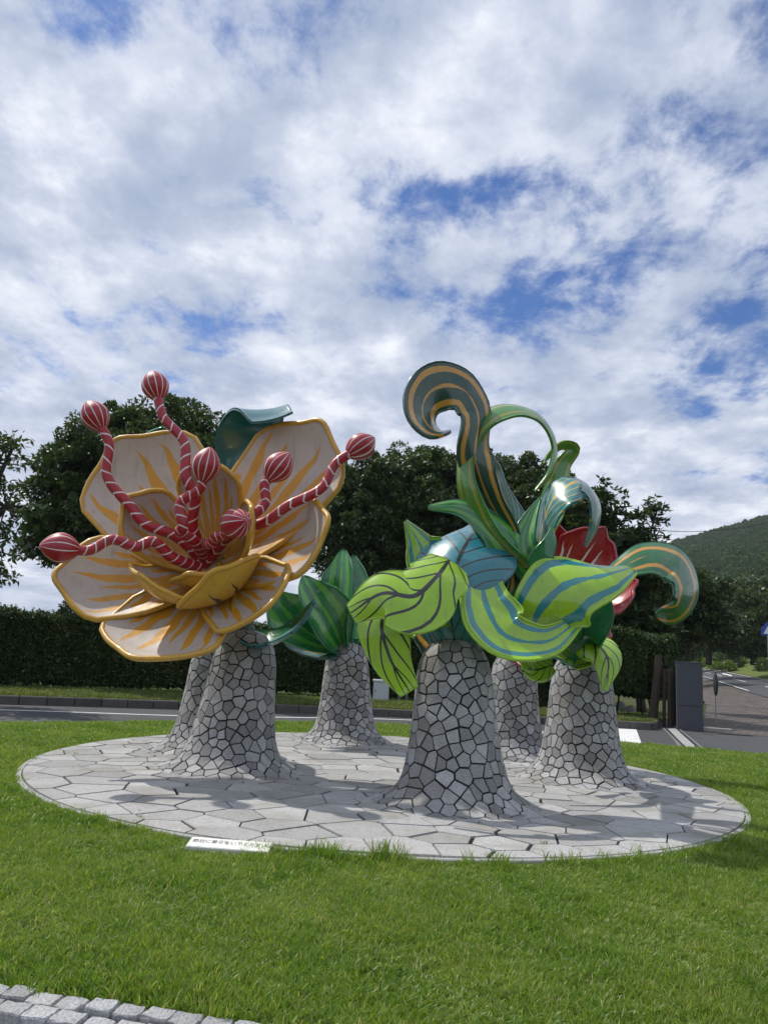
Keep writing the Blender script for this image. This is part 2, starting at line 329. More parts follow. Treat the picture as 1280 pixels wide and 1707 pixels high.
M = Mat('white_stone', .8, .3); WST = M.bump(M.noise(M.co(), 50), .3).col(M.mix(M.rng(M.noise(M.co(), 9, 7, .7), .5, .75, 0, 1), (.74, .74, .70), (.42, .43, .36)))
M = Mat('lettering_black', .7, .3); LETTER = M.col(M.mix(M.rng(M.noise(M.co(), 30, 5, .7), .45, .75), (.03, .03, .03), (.28, .28, .27)))
M = Mat('sign_blue', .4, .5); SBLUE = M.col((.008, .06, .33)); M = Mat('sign_white', .4, .5); SWHITE = M.col((.75, .75, .75))
M = Mat('galvanised', .45, .5, .6); GALV = M.col(M.mix(M.noise(M.co(), 9), (.25, .26, .27), (.38, .39, .4)))
M = Mat('fieldstone', .9, .2); FST = M.bump(M.noise(M.co(), 12, 5), .6, .03).col(M.mix(M.noise(M.co(), 6, 5), (.12, .12, .115), (.26, .25, .24)))

# ------------------------------------------------------------ large structure: ground, lawn, roads
def sheet(name, pts, z, mat, **k):
    V = [Vector((p[0], p[1], z if len(p) < 3 else p[2])) for p in pts]
    return link(name, pymesh(name, V, [list(range(len(V)))]), mat, **k)
def smoothline(pts, n=60): return [tuple(q) for q in crom([tuple(p) for p in pts], n)]
LAWN_EDGE = smoothline([(-16, 8.2), (-11, 11.3), (-6.6, 14.4), (-3.6, 16.5), (.3, 18.6), (3.4, 18.3), (5.6, 17.4), (7.2, 16.85), (9.4, 16.2), (12, 14.6), (15, 11)], 60)
KERB_LINE = smoothline([(-16, 16.2), (-12.6, 17.6), (-8.86, 18.9), (-4.8, 20.3), (.3, 21.7), (4.2, 22.2), (7.9, 22.35)], 80)
COB_A, COB_B = Vector((-1.65, 3.92, 0)), Vector((-.30, 3.665, 0)); COBD = (COB_B-COB_A).normalized(); COBN = Vector((COBD.y, -COBD.x, 0))   # COBN points to the camera
def near_line(x): return COB_A.y+(x-COB_A.x)*COBD.y/COBD.x

G = Geo()          # one ground sheet reaching the horizon
sheet('ground', [(-2500, -300), (2500, -300), (2500, 4000), (-2500, 4000)], -.26, GROUND, kind='structure')
near = [(x, near_line(x)) for x in (14, 6, 3, 0, -3, -6, -14)]
sheet('lawn', LAWN_EDGE+near, -.02, LAWN, kind='structure')
link('lawn_bank', npmesh('lawn_bank', [(x, y, z) for x, y in LAWN_EDGE for z in (-.02, -.2)], quads=[(2*i, 2*i+1, 2*i+3, 2*i+2) for i in range(len(LAWN_EDGE)-1)]), LAWN, kind='structure')
sheet('road', [(-60, 2), (-16, 6), (-11, 10)] + [(x, y-1.0) for x, y in LAWN_EDGE[10:]] + [(40, 6), (60, 60), (9.2, 27), (8, 23)] + [(x, y+.2) for x, y in reversed(KERB_LINE)] + [(-60, 8)], -.075, ASPH, kind='structure')
near2 = [(x, near_line(x)-.3) for x in (-14, 14)]
sheet('path', [near2[1], (14, -8), (-14, -8), near2[0]], -.13, ASPH, kind='structure')

def ribbon_line(name, pts, w, z, mat, **k):
    P = [Vector((p[0], p[1], 0)) for p in pts]; V = []; F = []
    for i, p in enumerate(P):
        t = (P[min(i+1, len(P)-1)]-P[max(i-1, 0)]).normalized(); nn = Vector((-t.y, t.x, 0))
        V += [p+nn*w/2+Vector((0, 0, z)), p-nn*w/2+Vector((0, 0, z))]
    for i in range(len(P)-1): F.append([2*i, 2*i+1, 2*i+3, 2*i+2])
    return link(name, pymesh(name, V, F), mat, **k)
def up2(px, py): q = gnd(px, py, -.07); return (q.x, q.y)
ribbon_line('road_marking', smoothline([(-14, 13.9), up2(0, 1183), up2(306, 1193), up2(640, 1198.5), up2(890, 1210)], 50), .14, -.071, PAINT, kind='structure')
ribbon_line('road_marking', smoothline([(-12, 11.2), up2(-60, 1204), up2(0, 1205), up2(38, 1206.5)], 20), .14, -.071, PAINT, kind='structure')
def patch(name, corners, z, mat, **k): return sheet(name, [(*up2(*c), z) for c in corners], z, mat, **k)
patch('road_marking', [(860, 1219), (905, 1219), (905, 1226), (860, 1226)], -.071, PAINT, kind='structure')
patch('road_marking', [(1027, 1213), (1059, 1213), (1069, 1240), (1032, 1240)], -.071, PAINT, kind='structure')
patch('gate_channel', [(1108, 1215), (1127, 1214), (1172, 1256), (1140, 1256)], -.067, LCONC, kind='structure')
patch('brick_pavement', [(1172, 1223), (1400, 1232), (1420, 1172), (1280, 1166), (1180, 1140)], -.067, BRICKP, kind='structure')

# verge behind the kerb, slightly raised
VZ = .12
VPOLY = [(x, y+.1) for x, y in KERB_LINE] + [(8.9, 24.6), (10.5, 28), (14, 60), (-60, 60), (-60, 12)]
sheet('verge', VPOLY, VZ-.03, LAWN, kind='structure')
kb = tag(bpy.data.objects.new('kerb', None), kind='structure'); COL.objects.link(kb)
line = [Vector((x, y, 0)) for x, y in KERB_LINE + [(8.6, 24.0), (9.1, 25.6)]]
def walk(P, step):
    out = [P[0].copy()]; need = step
    for a, b in zip(P[:-1], P[1:]):
        d = (b-a).length; t = need
        while t <= d: out.append(a+(b-a)*(t/d)); t += step
        need = t-d
    return out
wk = walk(line, .62); seg = list(zip(wk[:-1], wk[1:]))
kme = Geo().box((0, 0, 0), (.60, .16, .33), bev=.02); kme = pymesh('kerbstone', kme.V, kme.F); kme.materials.append(KERB)
for a, b in seg:
    o = bpy.data.objects.new('kerbstone', kme); COL.objects.link(o); o.parent = kb; c = (a+b)/2; dd = b-a
    o.location = (c.x, c.y, -.03+random.uniform(-.004, .004)); o.rotation_euler = (0, 0, atan2(dd.y, dd.x)+random.uniform(-.01, .01))

# far road climbing to the right, beyond the gate
def far(px, py, Y): return at(px, py, Y)
# road edges as seen: left (near) edge and right (far) edge, given as ground points with rising height
near_e = [far(1420, 1205, 38), far(1330, 1176, 46), far(1280, 1163, 52), far(1240, 1151, 60), far(1200, 1138, 72), far(1180, 1131, 85), far(1150, 1124, 105)]
far_e = [far(1420, 1158, 62), far(1330, 1143, 68), far(1280, 1134, 75), far(1240, 1126, 85), far(1200, 1118, 98), far(1180, 1115.5, 110), far(1150, 1113, 130)]
V = []; F = []; ne = crom(near_e, 24); fe = crom(far_e, 24)
for a, b in zip(ne, fe):
    for q in np.linspace(0, 1, 5): V.append(tuple(a*(1-q)+b*q))
for i in range(23):
    for j in range(4): F.append([i*5+j, i*5+j+1, (i+1)*5+j+1, (i+1)*5+j])
link('far_road', pymesh('far_road', V, F, True), ASPH, kind='structure')
def road_pt(s, q, dz=.02):
    i = min(max(s, 0), 1)*23; k = min(int(i), 22); f = i-k; a = ne[k]*(1-f)+ne[k+1]*f; b = fe[k]*(1-f)+fe[k+1]*f; r = a*(1-q)+b*q; return Vector((r[0], r[1], r[2]+dz))
def far_mark(s0, s1, q, w=.02):
    V = []; F = []; n = max(2, int((s1-s0)*40))
    for i in range(n+1):
        s = s0+(s1-s0)*i/n; V += [road_pt(s, q-w), road_pt(s, q+w)]
    for i in range(n): F.append([2*i, 2*i+1, 2*i+3, 2*i+2])
    link('road_marking', pymesh('road_marking', V, F), PAINT, kind='structure')
far_mark(0, .98, .97, .014); far_mark(.30, .52, .04, .014); far_mark(.56, .8, .04, .012)
for s in (.12, .32, .50, .66, .8): far_mark(s, s+.09, .5, .014)
far_mark(.42, .5, .72, .05)
# sloping ground to either side of it
def loft(name, A, B, mat, n=20, rough=.0, **k):
    A = crom(A, n); B = crom(B, n); V = []; F = []
    for a, b in zip(A, B):
        for q in np.linspace(0, 1, 9):
            p = a*(1-q)+b*q; p[2] += rough*RNG.normal()*sin(pi*q); V.append(tuple(p))
    for i in range(n-1):
        for j in range(8): F.append([i*9+j, i*9+j+1, (i+1)*9+j+1, (i+1)*9+j])
    return link(name, pymesh(name, V, F, True), mat, **k)
loft('embankment', [far(1420, 1157, 62.5), far(1330, 1142, 69), far(1280, 1133, 76), far(1240, 1125, 86), far(1200, 1117, 99), far(1180, 1114.5, 111), far(1140, 1112, 131)],
     [far(1440, 1060, 90), far(1330, 1085, 100), far(1290, 1092, 104), far(1240, 1100, 112), far(1205, 1103, 120), far(1180, 1100, 135), far(1130, 1098, 150)], VERGE, 24, .12, kind='structure')
loft('brick_slope', [far(1150, 1125, 104), far(1180, 1132, 84), far(1200, 1139, 71), far(1240, 1152, 59), far(1280, 1164, 51)],
     [gnd(1130, 1150, -.058), gnd(1150, 1158, -.058), gnd(1175, 1170, -.058), gnd(1190, 1176, -.058), gnd(1285, 1182, -.058)], BRICKP, 24, .03, kind='structure')

# ------------------------------------------------------------ hill with its forest
def hill_h(x, y):
    ang = np.degrees(np.arctan2(x, y)); d = np.hypot(x, y)
    # crest elevation angle by bearing (rises to the right), reached at 620 m
    crest = np.interp(ang, [8, 14, 17, 19, 21, 23, 25, 27, 30, 34, 42, 60], [.0, .05, .10, .135, .152, .162, .172, .183, .187, .19, .17, .10])
    prof = np.interp(d, [110, 160, 260, 400, 620, 800, 1100], [0, .05, .22, .52, 1.0, .9, .5])
    return crest*620*prof
na, nd = 150, 110
ang = np.radians(np.linspace(8, 62, na)); dis = np.linspace(120, 1000, nd)
A, D = np.meshgrid(ang, dis); X = D*np.sin(A); Y = D*np.cos(A)
Z = hill_h(X, Y)+EYE-2+5*np.sin(X*.03+Y*.011)*np.cos(Y*.02)*np.clip((D-200)/200, 0, 1)
idx = np.arange(na*nd).reshape(nd, na)
link('hill', npmesh('hill', np.stack([X, Y, Z], -1).reshape(-1, 3), quads=np.stack([idx[:-1, :-1], idx[:-1, 1:], idx[1:, 1:], idx[1:, :-1]], -1).reshape(-1, 4), smooth=True), HILLM, kind='structure')

def rand_rot(n):
    a = RNG.normal(size=(n, 3)); return a/np.linalg.norm(a, axis=1)[:, None]
def leaf_tris(C, size, outward=None, up_bias=.4, asp=.42, fold=0.0):
    """one diamond leaf (two triangles) at each centre"""
    n = len(C); s = size*RNG.uniform(.65, 1.3, n)[:, None]
    d = rand_rot(n)
    if outward is not None: d = d+outward*1.1
    d[:, 2] -= .15; d /= np.linalg.norm(d, axis=1)[:, None]
    nrm = rand_rot(n); nrm[:, 2] += up_bias*2
    w = np.cross(d, nrm); w /= np.linalg.norm(w, axis=1)[:, None]+1e-9
    b = C-d*s*.5; t = C+d*s*.5; l = C+w*s*asp*.5-d*s*.06; r = C-w*s*asp*.5-d*s*.06
    V = np.stack([b, l, t, r], 1).reshape(-1, 3); k = np.arange(n)[:, None]*4
    T = np.concatenate([k+[0, 1, 2], k+[0, 2, 3]], 1).reshape(-1, 3)
    return V, T
def gn_instances(name, pts, attrs, variants, parent=None, **k):
    """one object: mesh points that carry instanced pieces (geometry nodes)"""
    me = bpy.data.meshes.new(name); me.vertices.add(len(pts)); me.vertices.foreach_set('co', np.asarray(pts, np.float32).ravel())
    for an, arr, ty in attrs:
        at_ = me.attributes.new(an, ty, 'POINT'); at_.data.foreach_set('vector' if ty == 'FLOAT_VECTOR' else 'value', np.asarray(arr, np.float32).ravel())
    o = link(name, me, None, parent, **k)
    g = bpy.data.node_groups.new(name+'_nodes', 'GeometryNodeTree'); g.interface.new_socket('Geometry', in_out='INPUT', socket_type='NodeSocketGeometry'); g.interface.new_socket('Geometry', in_out='OUTPUT', socket_type='NodeSocketGeometry')
    gi = g.nodes.new('NodeGroupInput'); go = g.nodes.new('NodeGroupOutput'); ip = g.nodes.new('GeometryNodeInstanceOnPoints')
    ci = g.nodes.new('GeometryNodeCollectionInfo'); ci.inputs['Collection'].default_value = variants; ci.inputs['Separate Children'].default_value = True; ci.inputs['Reset Children'].default_value = True
    def na(n, t): q = g.nodes.new('GeometryNodeInputNamedAttribute'); q.data_type = t; q.inputs[0].default_value = n; return q.outputs[0]
    l = g.links.new; l(gi.outputs[0], ip.inputs['Points']); l(ci.outputs[0], ip.inputs['Instance']); ip.inputs['Pick Instance'].default_value = True
    rv = g.nodes.new('FunctionNodeRandomValue'); rv.data_type = 'INT'; rv.inputs[4].default_value = 0; rv.inputs[5].default_value = len(variants.objects)-1; l(rv.outputs[2], ip.inputs['Instance Index'])
    er = g.nodes.new('FunctionNodeEulerToRotation'); l(na('rot', 'FLOAT_VECTOR'), er.inputs[0]); l(er.outputs[0], ip.inputs['Rotation']); l(na('scl', 'FLOAT_VECTOR'), ip.inputs['Scale'])
    l(ip.outputs[0], go.inputs[0]); md = o.modifiers.new('scatter', 'NODES'); md.node_group = g; return o
def variants(name, meshes):
    c = bpy.data.collections.new(name)
    for i, (me, mt) in enumerate(meshes):
        me.materials.append(mt); c.objects.link(bpy.data.objects.new(name, me))
    return c

# forest on the hill: leafy crowns too many to count
crs = []
for k in range(4):
    n = 420; d = rand_rot(n); d[:, 2] = np.abs(d[:, 2])*.9-.1; r = RNG.uniform(.75, 1.1, n)[:, None]*(1+.25*np.sin(d[:, :1]*5+k)*np.cos(d[:, 1:2]*4))
    V, T = leaf_tris(d*r, .42, d, .3, .9); crs.append((npmesh('crown', V, tris=T), [FAR_A, FAR_B, FAR_A, FAR_A][k]))
FOR = variants('forest_crown', crs)
n = 26000; a = np.radians(RNG.uniform(13, 40, n)); d = np.sqrt(RNG.uniform(130**2, 690**2, n)); x = d*np.sin(a); y = d*np.cos(a); z = hill_h(x, y)+EYE-1
s = RNG.uniform(1.6, 3.6, n)*np.interp(d, [130, 690], [.8, 1.05])
gn_instances('hill_forest', np.stack([x, y, z+s*.1], 1), [('rot', np.stack([0*s, 0*s, RNG.uniform(0, 6.28, n)], 1), 'FLOAT_VECTOR'), ('scl', np.stack([s*1.1, s*1.1, s*RNG.uniform(.8, 1.5, n)], 1), 'FLOAT_VECTOR')], FOR,
    label='dense green woodland covering the hillside at the right', cat='forest', kind='stuff')

# ------------------------------------------------------------ trees, hedges, shrubs
def limb(g, a, b, r0, r1, seg=7, wob=.12):
    a, b = Vector(a), Vector(b); n = 7; P = []
    off = Vector(RNG.normal(size=3))*wob*(b-a).length*.5
    for i in range(n): t = i/(n-1); P.append(a.lerp(b, t)+off*sin(pi*t))
    g.tube(P, list(np.linspace(r0, r1, n)), seg)
def tree(name, base, lumps, label, leaf=LEAF_DARK, lsize=.17, density=240, cl_r=.42, cluster=170, trunk_r=.2, group=None, whorl=False, thin=1.0, cat='tree', inner=True, asp=.42, barem=BARK):
    """lumps: (centre, radii) ellipsoids of the crown; clusters of leaves sit on and in them, with limbs leading to them"""
    root = empty(name, base, label=label, cat=cat, group=group); g = Geo(); Vs = []; Ts = []; off = 0
    base = Vector(base); top = Vector(lumps[0][0]); fork = base.lerp(top, .55); fork.x = base.x*.6+top.x*.4
    limb(g, base-Vector((0, 0, .2)), fork, trunk_r*1.25, trunk_r*.8, 10, .05)
    vol = sum(r[0]*r[1]*r[2] for _, r in lumps)
    for c, r in lumps:
        c = np.array(c); r = np.array(r); ncl = max(5, int(cluster*(r.prod()/vol)**.85))
        limb(g, fork, c, trunk_r*.6, trunk_r*.22, 7)
        d = rand_rot(ncl); rad = RNG.uniform(.55, 1.04, ncl)[:, None]**.8; rad *= 1+.14*np.sin(d[:, :1]*4.1+c[0])*np.cos(d[:, 2:]*5.3+c[1]); cc = c+d*rad*r
        for i in range(0, ncl, max(1, ncl//14)): limb(g, c+(cc[i]-c)*.0, cc[i], trunk_r*.2, .012, 5)
        for q, dd in zip(cc, d):
            k = int(density*RNG.uniform(.5, 1.2)*thin); cr = cl_r*RNG.uniform(.6, 1.3)
            if whorl:
                m = max(2, k//9); tips = q+rand_rot(m)*cr*RNG.uniform(.5, 1.1, m)[:, None]
                for tp in tips:
                    v = rand_rot(9); v[:, 2] = v[:, 2]*.35+.15; v /= np.linalg.norm(v, axis=1)[:, None]
                    V, T = leaf_tris(tp+v*lsize*.55, lsize, v*3, .7, asp); Vs.append(V); Ts.append(T+off); off += len(V)
            else:
                v = rand_rot(k); rr = cr*RNG.uniform(.35, 1, k)[:, None]**.6; P = q+v*rr*[1, 1, .72]; V, T = leaf_tris(P, lsize, v*.6+dd*.4, .45, asp); Vs.append(V); Ts.append(T+off); off += len(V)
        if inner and r.min() > .75:                                # larger shaded foliage deep inside the crown
            k = int(160*r.prod()**.5); v = rand_rot(k)*RNG.uniform(.1, .78, k)[:, None]; V, T = leaf_tris(c+v*r, min(.55, .34*r.min()), None, .2, .8); Vs.append(V); Ts.append(T+off); off += len(V)
    g.build('trunk', barem, root, smooth=True)
    link('crown', npmesh('crown', np.concatenate(Vs), tris=np.concatenate(Ts)), leaf, root, kind='stuff')
    return root
def lump(px, py, Y, rx, rz, ry=None): p = at(px, py, Y); return (tuple(p), (rx, ry or rx*.9, rz))

# left of the flower: big round evergreen whose crown shows all round it
Yd = 25
tree('evergreen_tree', (at(215, 1100, Yd).x, Yd, VZ), [lump(215, 810, Yd, 2.4, 2.3), lump(300, 735, Yd, 1.8, 1.35), lump(215, 735, Yd, 1.7, 1.35), lump(130, 790, Yd, 1.5, 1.5), lump(90, 860, Yd, 1.35, 1.4), lump(150, 900, Yd, 1.5, 1.1),
     lump(350, 780, Yd, 1.2, 1.6), lump(70, 905, Yd, .85, .8), lump(250, 880, Yd, 2.0, 1.5)], 'big round evergreen tree rising behind the cream and yellow flower', LEAF_OAK, .17, 200, .40, 300, .24)
tree('broadleaf_tree', (at(-190, 1100, 19).x, 19, VZ), [lump(-95, 800, 19, 1.3, 1.4), lump(-5, 770, 19, .75, .7), lump(10, 845, 19, .7, .55), lump(-20, 905, 19, .75, .6), lump(22, 745, 19, .45, .3), lump(0, 955, 19, .5, .25)],
     'loose leafy branches reaching in at the far left edge', LEAF_OAK, .19, 34, .34, 120, .2, inner=False)
# the mass behind the middle
CEN = [
 ('dark evergreen tree between the flower and the tall curled leaf', 610, 30, [(610, 860, 2.0, 2.0), (590, 930, 1.7, 2.0), (625, 800, 1.35, 1.0), (575, 850, 1.0, 1.3)]),
 ('dark bushy evergreen tree directly behind the teal leaf, with upright twigs on top', 715, 31, [(705, 850, 2.3, 2.2), (690, 785, 1.5, 1.0), (745, 790, 1.4, 1.0), (700, 950, 2.2, 2.1), (720, 760, .7, .5)]),
 ('dark evergreen tree rising highest behind the arching green leaves', 840, 32, [(840, 860, 2.6, 2.4), (810, 790, 1.5, 1.0), (870, 800, 1.4, 1.0), (830, 960, 2.4, 2.0), (905, 830, 1.3, 1.2)]),
 ('dark evergreen tree filling the gap behind the red flower', 930, 30, [(935, 880, 1.9, 1.8), (950, 960, 2.0, 1.7), (915, 830, 1.2, 1.0)])]
for lb, px, Yd, ls in CEN:
    tree('evergreen_tree', (at(px, 1100, Yd).x, Yd, VZ), [lump(a, b, Yd, c, d) for a, b, c, d in ls], lb, LEAF_DARK, .2, 150, .46, 230, .22, group='trees behind the sculptures')
tree('broadleaf_tree', (at(1070, 1120, 28).x, 28, VZ), [lump(1020, 920, 28, 1.6, 1.4), lump(1015, 830, 28, .62, .62), lump(1035, 870, 28, .9, .6), lump(1095, 850, 28, .42, .42), lump(1085, 880, 28, .6, .45), lump(1060, 950, 28, 1.5, 1.3), lump(1060, 1030, 28, 1.5, 1.2), lump(1110, 960, 28, .7, .8), lump(985, 860, 28, .8, .9)],
     'large leaved evergreen with whorled twigs against the sky above the curled leaf', LEAF_DARK, .27, 60, .34, 210, .14, whorl=True, asp=.36)
# dark trees either side of the far road
tree('slender_tree', (at(1147, 1110, 34).x, 34, -.2), [lump(1150, 985, 34, 1.6, 1.0), lump(1175, 1030, 34, 1.3, .8), lump(1120, 1010, 34, 1.3, 1.0), lump(1160, 1055, 34, 1.2, .4)], 'slim trunked dark tree behind the grey gatepost', LEAF_DARK, .2, 120, .4, 150, .12)
FR = [('dull green tree with brownish top beyond the road bend', 1180, 80, [(1180, 1005, 3.2, 2.6), (1160, 1040, 3, 2.4), (1195, 1050, 3, 2)], LEAF_BROWN),
      ('dark spreading tree over the far embankment, beside the blue sign', 1255, 78, [(1250, 1040, 3.4, 2.6), (1230, 1070, 2.4, 1.5), (1285, 1060, 3.0, 2.6), (1260, 1000, 2.6, 1.6)], LEAF_OAK),
      ('paler tree highest on the slope at the right edge', 1300, 100, [(1270, 985, 3.8, 2.4), (1320, 1010, 4, 3), (1235, 990, 3, 1.9)], LEAF_LIGHT),
      ('dark tree filling in low behind the far road', 1215, 120, [(1210, 1060, 4.5, 3.4), (1175, 1070, 4.2, 3), (1250, 1078, 3.6, 2.2)], LEAF_DARK),
      ('dark tree behind the gatepost at the start of the far road', 1120, 70, [(1115, 1040, 3, 3), (1140, 1060, 2.5, 2), (1090, 1030, 3, 3)], LEAF_DARK)]
for lb, px, Yd, ls, lf in FR:
    b = at(px, 1105, Yd); tree('roadside_tree', (b.x, Yd, b.z), [lump(a, b_, Yd, c, d) for a, b_, c, d in ls], lb, lf, .34, 120, .75, 130, .25, group='trees along the far road')

def leafy_volume(name, fn, n, lsize, mat, parent=None, **k):
    P, O = fn(n); V, T = leaf_tris(P, lsize, O*.7, .3, .5); return link(name, npmesh(name, V, tris=T), mat, parent, **k)
def hedge(name, line, h, w, label, n, leggy=0.25, lsize=.085, stems=True, bump_=.1):
    P = [Vector((*p, 0)) for p in line]; root = empty(name, (P[0].x, P[0].y, VZ), label=label, cat='hedge')
    wk = walk(P, .25); A = np.array([tuple(p) for p in wk]); tg = np.gradient(A, axis=0); tg /= np.linalg.norm(tg, axis=1)[:, None]; nn = np.stack([tg[:, 1], -tg[:, 0], 0*tg[:, 0]], 1)
    if np.mean(nn[:, 1]) > 0: nn = -nn
    m = len(A)
    u = RNG.uniform(0, m-1.001, n); i = u.astype(int); f = (u-i)[:, None]; C = A[i]*(1-f)+A[i+1]*f; Nn = nn[i]; side = RNG.uniform(0, 1, n); hh = h if np.isscalar(h) else np.interp(u, np.linspace(0, m-1, len(h)), h)
    wv = lambda q: bump_*(np.sin(q*1.3)+.6*np.sin(q*3.1+1)+.5*np.sin(q*7.3))
    front = side < .62; topf = (side >= .62) & (side < .88)
    s = np.where(front, w/2+.7*wv(u*.25), RNG.uniform(-w/2, w/2, n)); s = np.where(side >= .88, -w/2, s)
    zf = RNG.uniform(leggy, 1, n); z = np.where(topf, hh+wv(u*.25+3)*.6, zf*hh)
    jit = RNG.normal(size=(n, 3))*[.05, .05, .06]; Pp = C+Nn*s[:, None]+jit; Pp[:, 2] = z+VZ+jit[:, 2]+.03*np.sin(u*5)+.06*np.sin(zf*11+u*.9)
    O = Nn*front[:, None]+np.array([0, 0, 1])*topf[:, None]
    V, T = leaf_tris(Pp, lsize, O*.6, .3, .55); k2 = n//8; i2 = RNG.integers(0, m-1, k2); C2 = A[i2]+nn[i2]*RNG.uniform(-w*.35, w*.3, k2)[:, None]; hh2 = h if np.isscalar(h) else np.interp(i2, np.linspace(0, m-1, len(h)), h); C2[:, 2] = VZ+RNG.uniform(leggy*.9, .93, k2)*hh2
    V2, T2 = leaf_tris(C2, .32, None, 0, .8); link('foliage', npmesh('foliage', np.concatenate([V, V2]), tris=np.concatenate([T, T2+len(V)])), LEAF_HEDGE, root, kind='stuff')
    g = Geo()
    for j in range(1, m-1, 3):
        c = Vector(A[j])+Vector(RNG.normal(size=3))*.08; c.z = VZ-.05; hj = h if np.isscalar(h) else float(np.interp(j, np.linspace(0, m-1, len(h)), h))
        limb(g, c, c+Vector((random.uniform(-.2, .2), random.uniform(-.2, .2), hj*.7)), .035, .015, 6)
    g.build('stems', BARK, root, smooth=True, kind='stuff'); return root
hedge('hedge', smoothline([(-17, 18.4), (-14, 20.2), (-10.4, 22.3), (-6.0, 25.0), (-2.4, 26.9), (.4, 27.3), (4.6, 27.5), (6.8, 26.9)], 60), [2.05, 2.05, 1.95, 2.1, 2.15, 2.2, 2.25], 1.1, 'long clipped dark green hedge running behind the kerb and road', 230000, .07)
hedge('hedge', [(6.75, 25.2), (7.6, 25.0), (8.5, 24.9), (9.35, 25.6)], [2.55, 2.6, 2.45, 2.4], 1.1, 'tall leggy clipped hedge ending beside the wooden gate boards', 60000, .30, bump_=.06)
tree('evergreen_bush', (at(135, 1080, 24).x, 24, VZ), [lump(130, 1040, 24, 1.0, .75), lump(165, 1050, 24, 1.0, .6)], 'dark bush showing just above the hedge at the left', LEAF_OAK, .13, 160, .3, 50, .06, cat='bush')
def shrub(px, py, Y, r, h, label, mat, n=2500, ls=.1):
    b = at(px, py, Y); root = empty('shrub', b, label=label, cat='shrub'); g = Geo()
    for k in range(7): limb(g, b, b+Vector((random.uniform(-r, r)*.6, random.uniform(-r, r)*.6, h*.8)), .03, .01, 5)
    g.build('stem', BARK, root, smooth=True)
    v = rand_rot(n); v[:, 2] = np.abs(v[:, 2]); rr = RNG.uniform(.6, 1.05, n)[:, None]*(1+.2*np.sin(v[:, :1]*6+px)); P = np.array(b)+v*rr*[r, r, h]; V, T = leaf_tris(P, ls, v, .4, .4)
    link('foliage', npmesh('foliage', V, tris=T), mat, root, kind='stuff')
shrub(1212, 1112, 100, 2.2, 1.9, 'dark rounded shrub on the bright verge beyond the road', LEAF_OAK, 3000, .3)
shrub(1206, 1116, 95, 1.7, 1.0, 'bright yellow green clump in front of the dark rounded shrub', LEAF_BRIGHT, 2600, .3)
shrub(1228, 1112, 104, 1.5, 1.6, 'pale tufted shrub right of the dark rounded one', LEAF_BRIGHT, 2000, .3)
shrub(1281, 1120, 72, 1.2, 1.3, 'clipped round bush on the embankment at the right edge', LEAF_OAK, 2500, .2)
shrub(1178, 1110, 105, 2.5, .9, 'low bright scrub just past the top of the gatepost', LEAF_BRIGHT, 3000, .3)

# ------------------------------------------------------------ grass
def clump(nb, hgt, spread, wid, seed):
    r = np.random.default_rng(seed); V = []; Q = []; T = []
    for k in range(nb):
        a = r.uniform(0, 6.28); rr = spread*sqrt(r.uniform(0, 1)); bx, by = rr*cos(a), rr*sin(a); h = hgt*r.uniform(.5, 1.15); d = r.uniform(0, 6.28); lean = r.uniform(.15, 1.0)*h; w = wid*r.uniform(.7, 1.2); f = r.uniform(0, 6.28); wx, wy = cos(f)*w/2, sin(f)*w/2; n = len(V)
        for t, ww in ((0, 1), (.4, .95), (.75, .6)):
            ox = lean*t*t; V += [(bx+cos(d)*ox-wx*ww, by+sin(d)*ox-wy*ww, h*t*(1-.18*t)), (bx+cos(d)*ox+wx*ww, by+sin(d)*ox+wy*ww, h*t*(1-.18*t))]
        V.append((bx+cos(d)*lean, by+sin(d)*lean, h*.80)); Q += [(n, n+1, n+3, n+2), (n+2, n+3, n+5, n+4)]; T.append((n+4, n+5, n+6))
    return npmesh('grass_clump', V, quads=Q, tris=T)
GC = variants('grass_clumps', [(clump(22, .062, .055, .0062, s), GRASS) for s in range(6)])
GF = variants('grass_clumps_far', [(clump(34, .062, .13, .009, 40+s), GRASS) for s in range(5)])
GV = variants('verge_clumps', [(clump(26, .11, .16, .014, 80+s), VGRASS) for s in range(4)])
LE = np.array(LAWN_EDGE); DISC_C = (.178, 11.009); DISC_R = 4.553
SIGN_C = Vector((-1.07, 6.50, 0))
def grass_pts(x0, x1, y0, y1, dens):
    n = int((x1-x0)*(y1-y0)*dens); x = RNG.uniform(x0, x1, n); y = RNG.uniform(y0, y1, n)
    ok = (y > near_line(x)+.015+.02*np.sin(x*23)) & (y < np.interp(x, LE[:, 0], LE[:, 1])-.03)
    ok &= np.hypot(x-DISC_C[0], y-DISC_C[1]) > DISC_R+.025+.02*np.sin(x*9)
    ok &= ~((np.abs(x-SIGN_C.x) < .34) & (y-SIGN_C.y < .10) & (y-SIGN_C.y > -.07))
    return x[ok], y[ok]
def scatter(name, x, y, z, coll, smin, smax, tall, **k):
    n = len(x); s = RNG.uniform(smin, smax, n); mod = 1+.22*np.sin(x*2.1+np.sin(y*1.7))*np.sin(y*2.7)+.15*np.sin(x*7+y*5)
    gn_instances(name, np.stack([x, y, np.full(n, z)], 1), [('rot', np.stack([RNG.normal(0, .12, n), RNG.normal(0, .12, n), RNG.uniform(0, 6.28, n)], 1), 'FLOAT_VECTOR'), ('scl', np.stack([s, s, s*tall*mod], 1), 'FLOAT_VECTOR')], coll, **k)
x, y = grass_pts(-4.6, 5.2, 3.0, 6.9, 720); x2, y2 = grass_pts(-7, -4.6, 3.4, 6.9, 250); x3, y3 = grass_pts(5.2, 7, 3.0, 6.9, 250)
scatter('grass', np.r_[x, x2, x3], np.r_[y, y2, y3], -.02, GC, .75, 1.25, 1.0, label='short mown lawn grass in the foreground, around the near side of the stone disc', cat='grass', kind='stuff')
